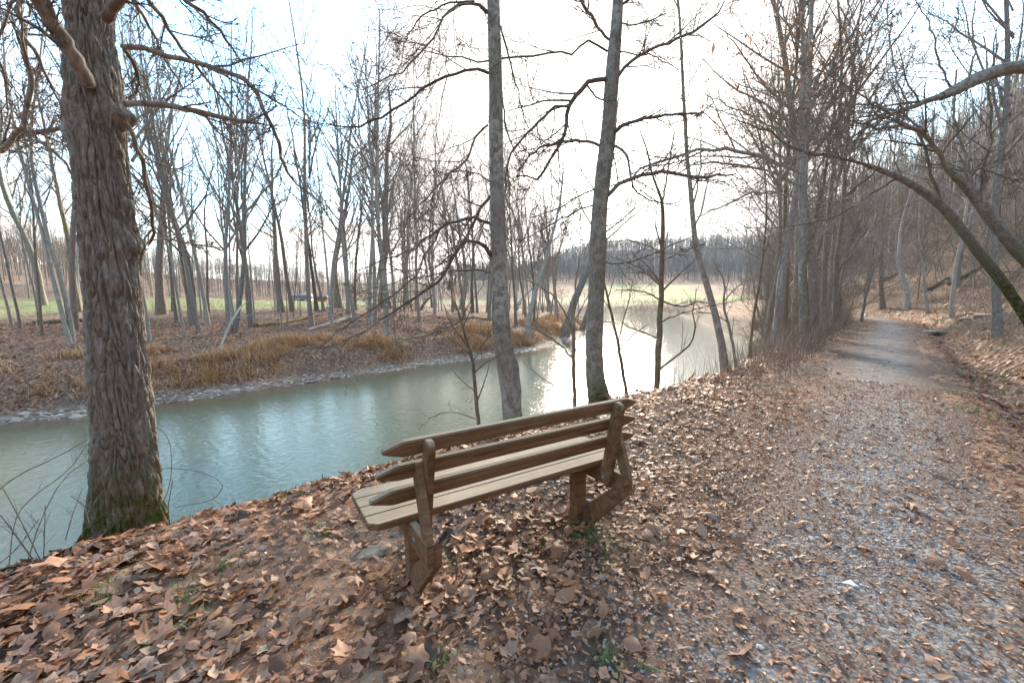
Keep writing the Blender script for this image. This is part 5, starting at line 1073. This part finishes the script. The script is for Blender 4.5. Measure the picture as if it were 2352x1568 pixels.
# far house and barn
hh_ = hit(712, 652)
def house(name, label, u, y, w, d, h, mw, mr, roofh):
    p = at(u, 650, y); z = tz(p[0], y); r = empty(name, (p[0], y, z)); tag(r, label, 'building')
    def bx(nm, m, x0, x1, y0, y1, z0, z1, par=r):
        V = [(a, b, c) for a in (x0, x1) for b in (y0, y1) for c in (z0, z1)]; F = [(0, 1, 3, 2), (4, 6, 7, 5), (0, 4, 5, 1), (2, 3, 7, 6), (0, 2, 6, 4), (1, 5, 7, 3)]; return link(nm, mkmesh(nm, V, np.array(F)), m, par)
    bx('wall', mw, -w / 2, w / 2, -d / 2, d / 2, -.5, h)
    V = [(-w / 2 - .3, -d / 2 - .3, h + .01), (w / 2 + .3, -d / 2 - .3, h + .01), (w / 2 + .3, d / 2 + .3, h + .01), (-w / 2 - .3, d / 2 + .3, h + .01), (-w / 2 - .3, 0, h + roofh), (w / 2 + .3, 0, h + roofh)]
    link('roof', mkmesh('roof', V, [np.array([(0, 1, 5, 4), (2, 3, 4, 5), (0, 3, 2, 1)]), np.array([(0, 4, 3), (1, 2, 5)])]), mr, r)
    for k in range(2): x_ = -w / 4 + k * w / 2; bx('window', M_DARKW, x_ - .5, x_ + .5, -d / 2 - .03, -d / 2 + .1, h * .4, h * .75)
    return r
M_DARKW = flat('dark_glass', (.04, .05, .06), .15); M_WHITEW = flat('pale_siding', (.3, .29, .27), .6); M_ROOFW = flat('blue_grey_roof', (.2, .195, .19), .6); M_RED = flat('red_siding', (.38, .10, .07), .7); M_RR = flat('dark_roof', (.12, .11, .12), .7)
house('far_house', 'low pale grey house glimpsed far off between the leaning trunks', 690, 118, 5.2, 4, 2.0, M_WHITEW, M_ROOFW, 1.1)
house('far_barn', 'small red shed right of the far pale house', 735, 124, 3.4, 3, 2.2, M_RED, M_RR, 1.0)
# snag
b = hit(966, 712); root = bgtree('broken_snag', 'tall', (b[0], b[1], b[2] - .1), .3, 4.2, bark=M_TWIGD, label='dark broken off snag about as tall as the bank scrub, left of the mottled trunk', cat='snag', crown=False)
from bpy_extras.object_utils import world_to_camera_view
bpy.context.view_layer.update()
ORD = 'leftmost,second,third,fourth,fifth,sixth,seventh,eighth,ninth,tenth,eleventh,twelfth'.split(',')
BW = {'bark_grey': 'grey', 'bark_brown': 'brown', 'bark_pale': 'pale', 'stem_bark': 'olive', 'dark_limb_bark': 'dark'}
PL = {'bare trees across the river': 'on the flat across the river', 'bare trees beyond the meadow': 'on the slope beyond the meadow', 'trees on the point at the bend': 'on the point at the river bend',
      'trees between river and path': 'between river and path', 'trees on the hillside': 'on the hillside above the path', 'trees by the green field': 'by the green field'}
grp = {}
for o in bpy.data.objects:
    if o.name.startswith('bare_tree') and o.get('group') in PL and o['label'] in SHARED: 
        tr_ = [c for c in o.children if c.name.startswith('trunk')][0]; th = tr_.scale[0] * {0: .2}.get(0, .2)
        th = (tr_.dimensions[0] + tr_.dimensions[1]) / 2 / max(tr_.dimensions[2], .1); fm = 'stout' if th > .055 else 'medium' if th > .036 else 'thin'
        grp.setdefault((o['group'], BW[tr_.data.materials[0].name], fm), []).append((world_to_camera_view(S, camo, o.location + Vector((0, 0, 1)))[0], o))
def nth(k):
    if k <= 12: return ORD[k - 1]
    return '%dth' % k if k % 100 in (11, 12, 13) or k % 10 not in (1, 2, 3) else '%d%s' % (k, {1: 'st', 2: 'nd', 3: 'rd'}[k % 10])
for (g_, b_, f_), l_ in grp.items():
    l_.sort(key=lambda q: q[0]); n_ = len(l_)
    for k, (_, o) in enumerate(l_):
        if n_ == 1: o['label'] = '%s %s bare tree, the only such one %s' % (f_, b_, PL[g_])
        elif k == n_ - 1: o['label'] = 'rightmost of the %s %s bare trees %s' % (f_, b_, PL[g_])
        elif k >= n_ / 2: o['label'] = '%s from right of the %s %s bare trees %s' % (nth(n_ - k), f_, b_, PL[g_])
        else: o['label'] = ('leftmost of' if k == 0 else nth(k + 1) + ' from left of') + ' the %s %s bare trees %s' % (f_, b_, PL[g_])
print('OBJ', len(bpy.data.objects), 'TRI', sum(len(m.polygons) for m in bpy.data.meshes))
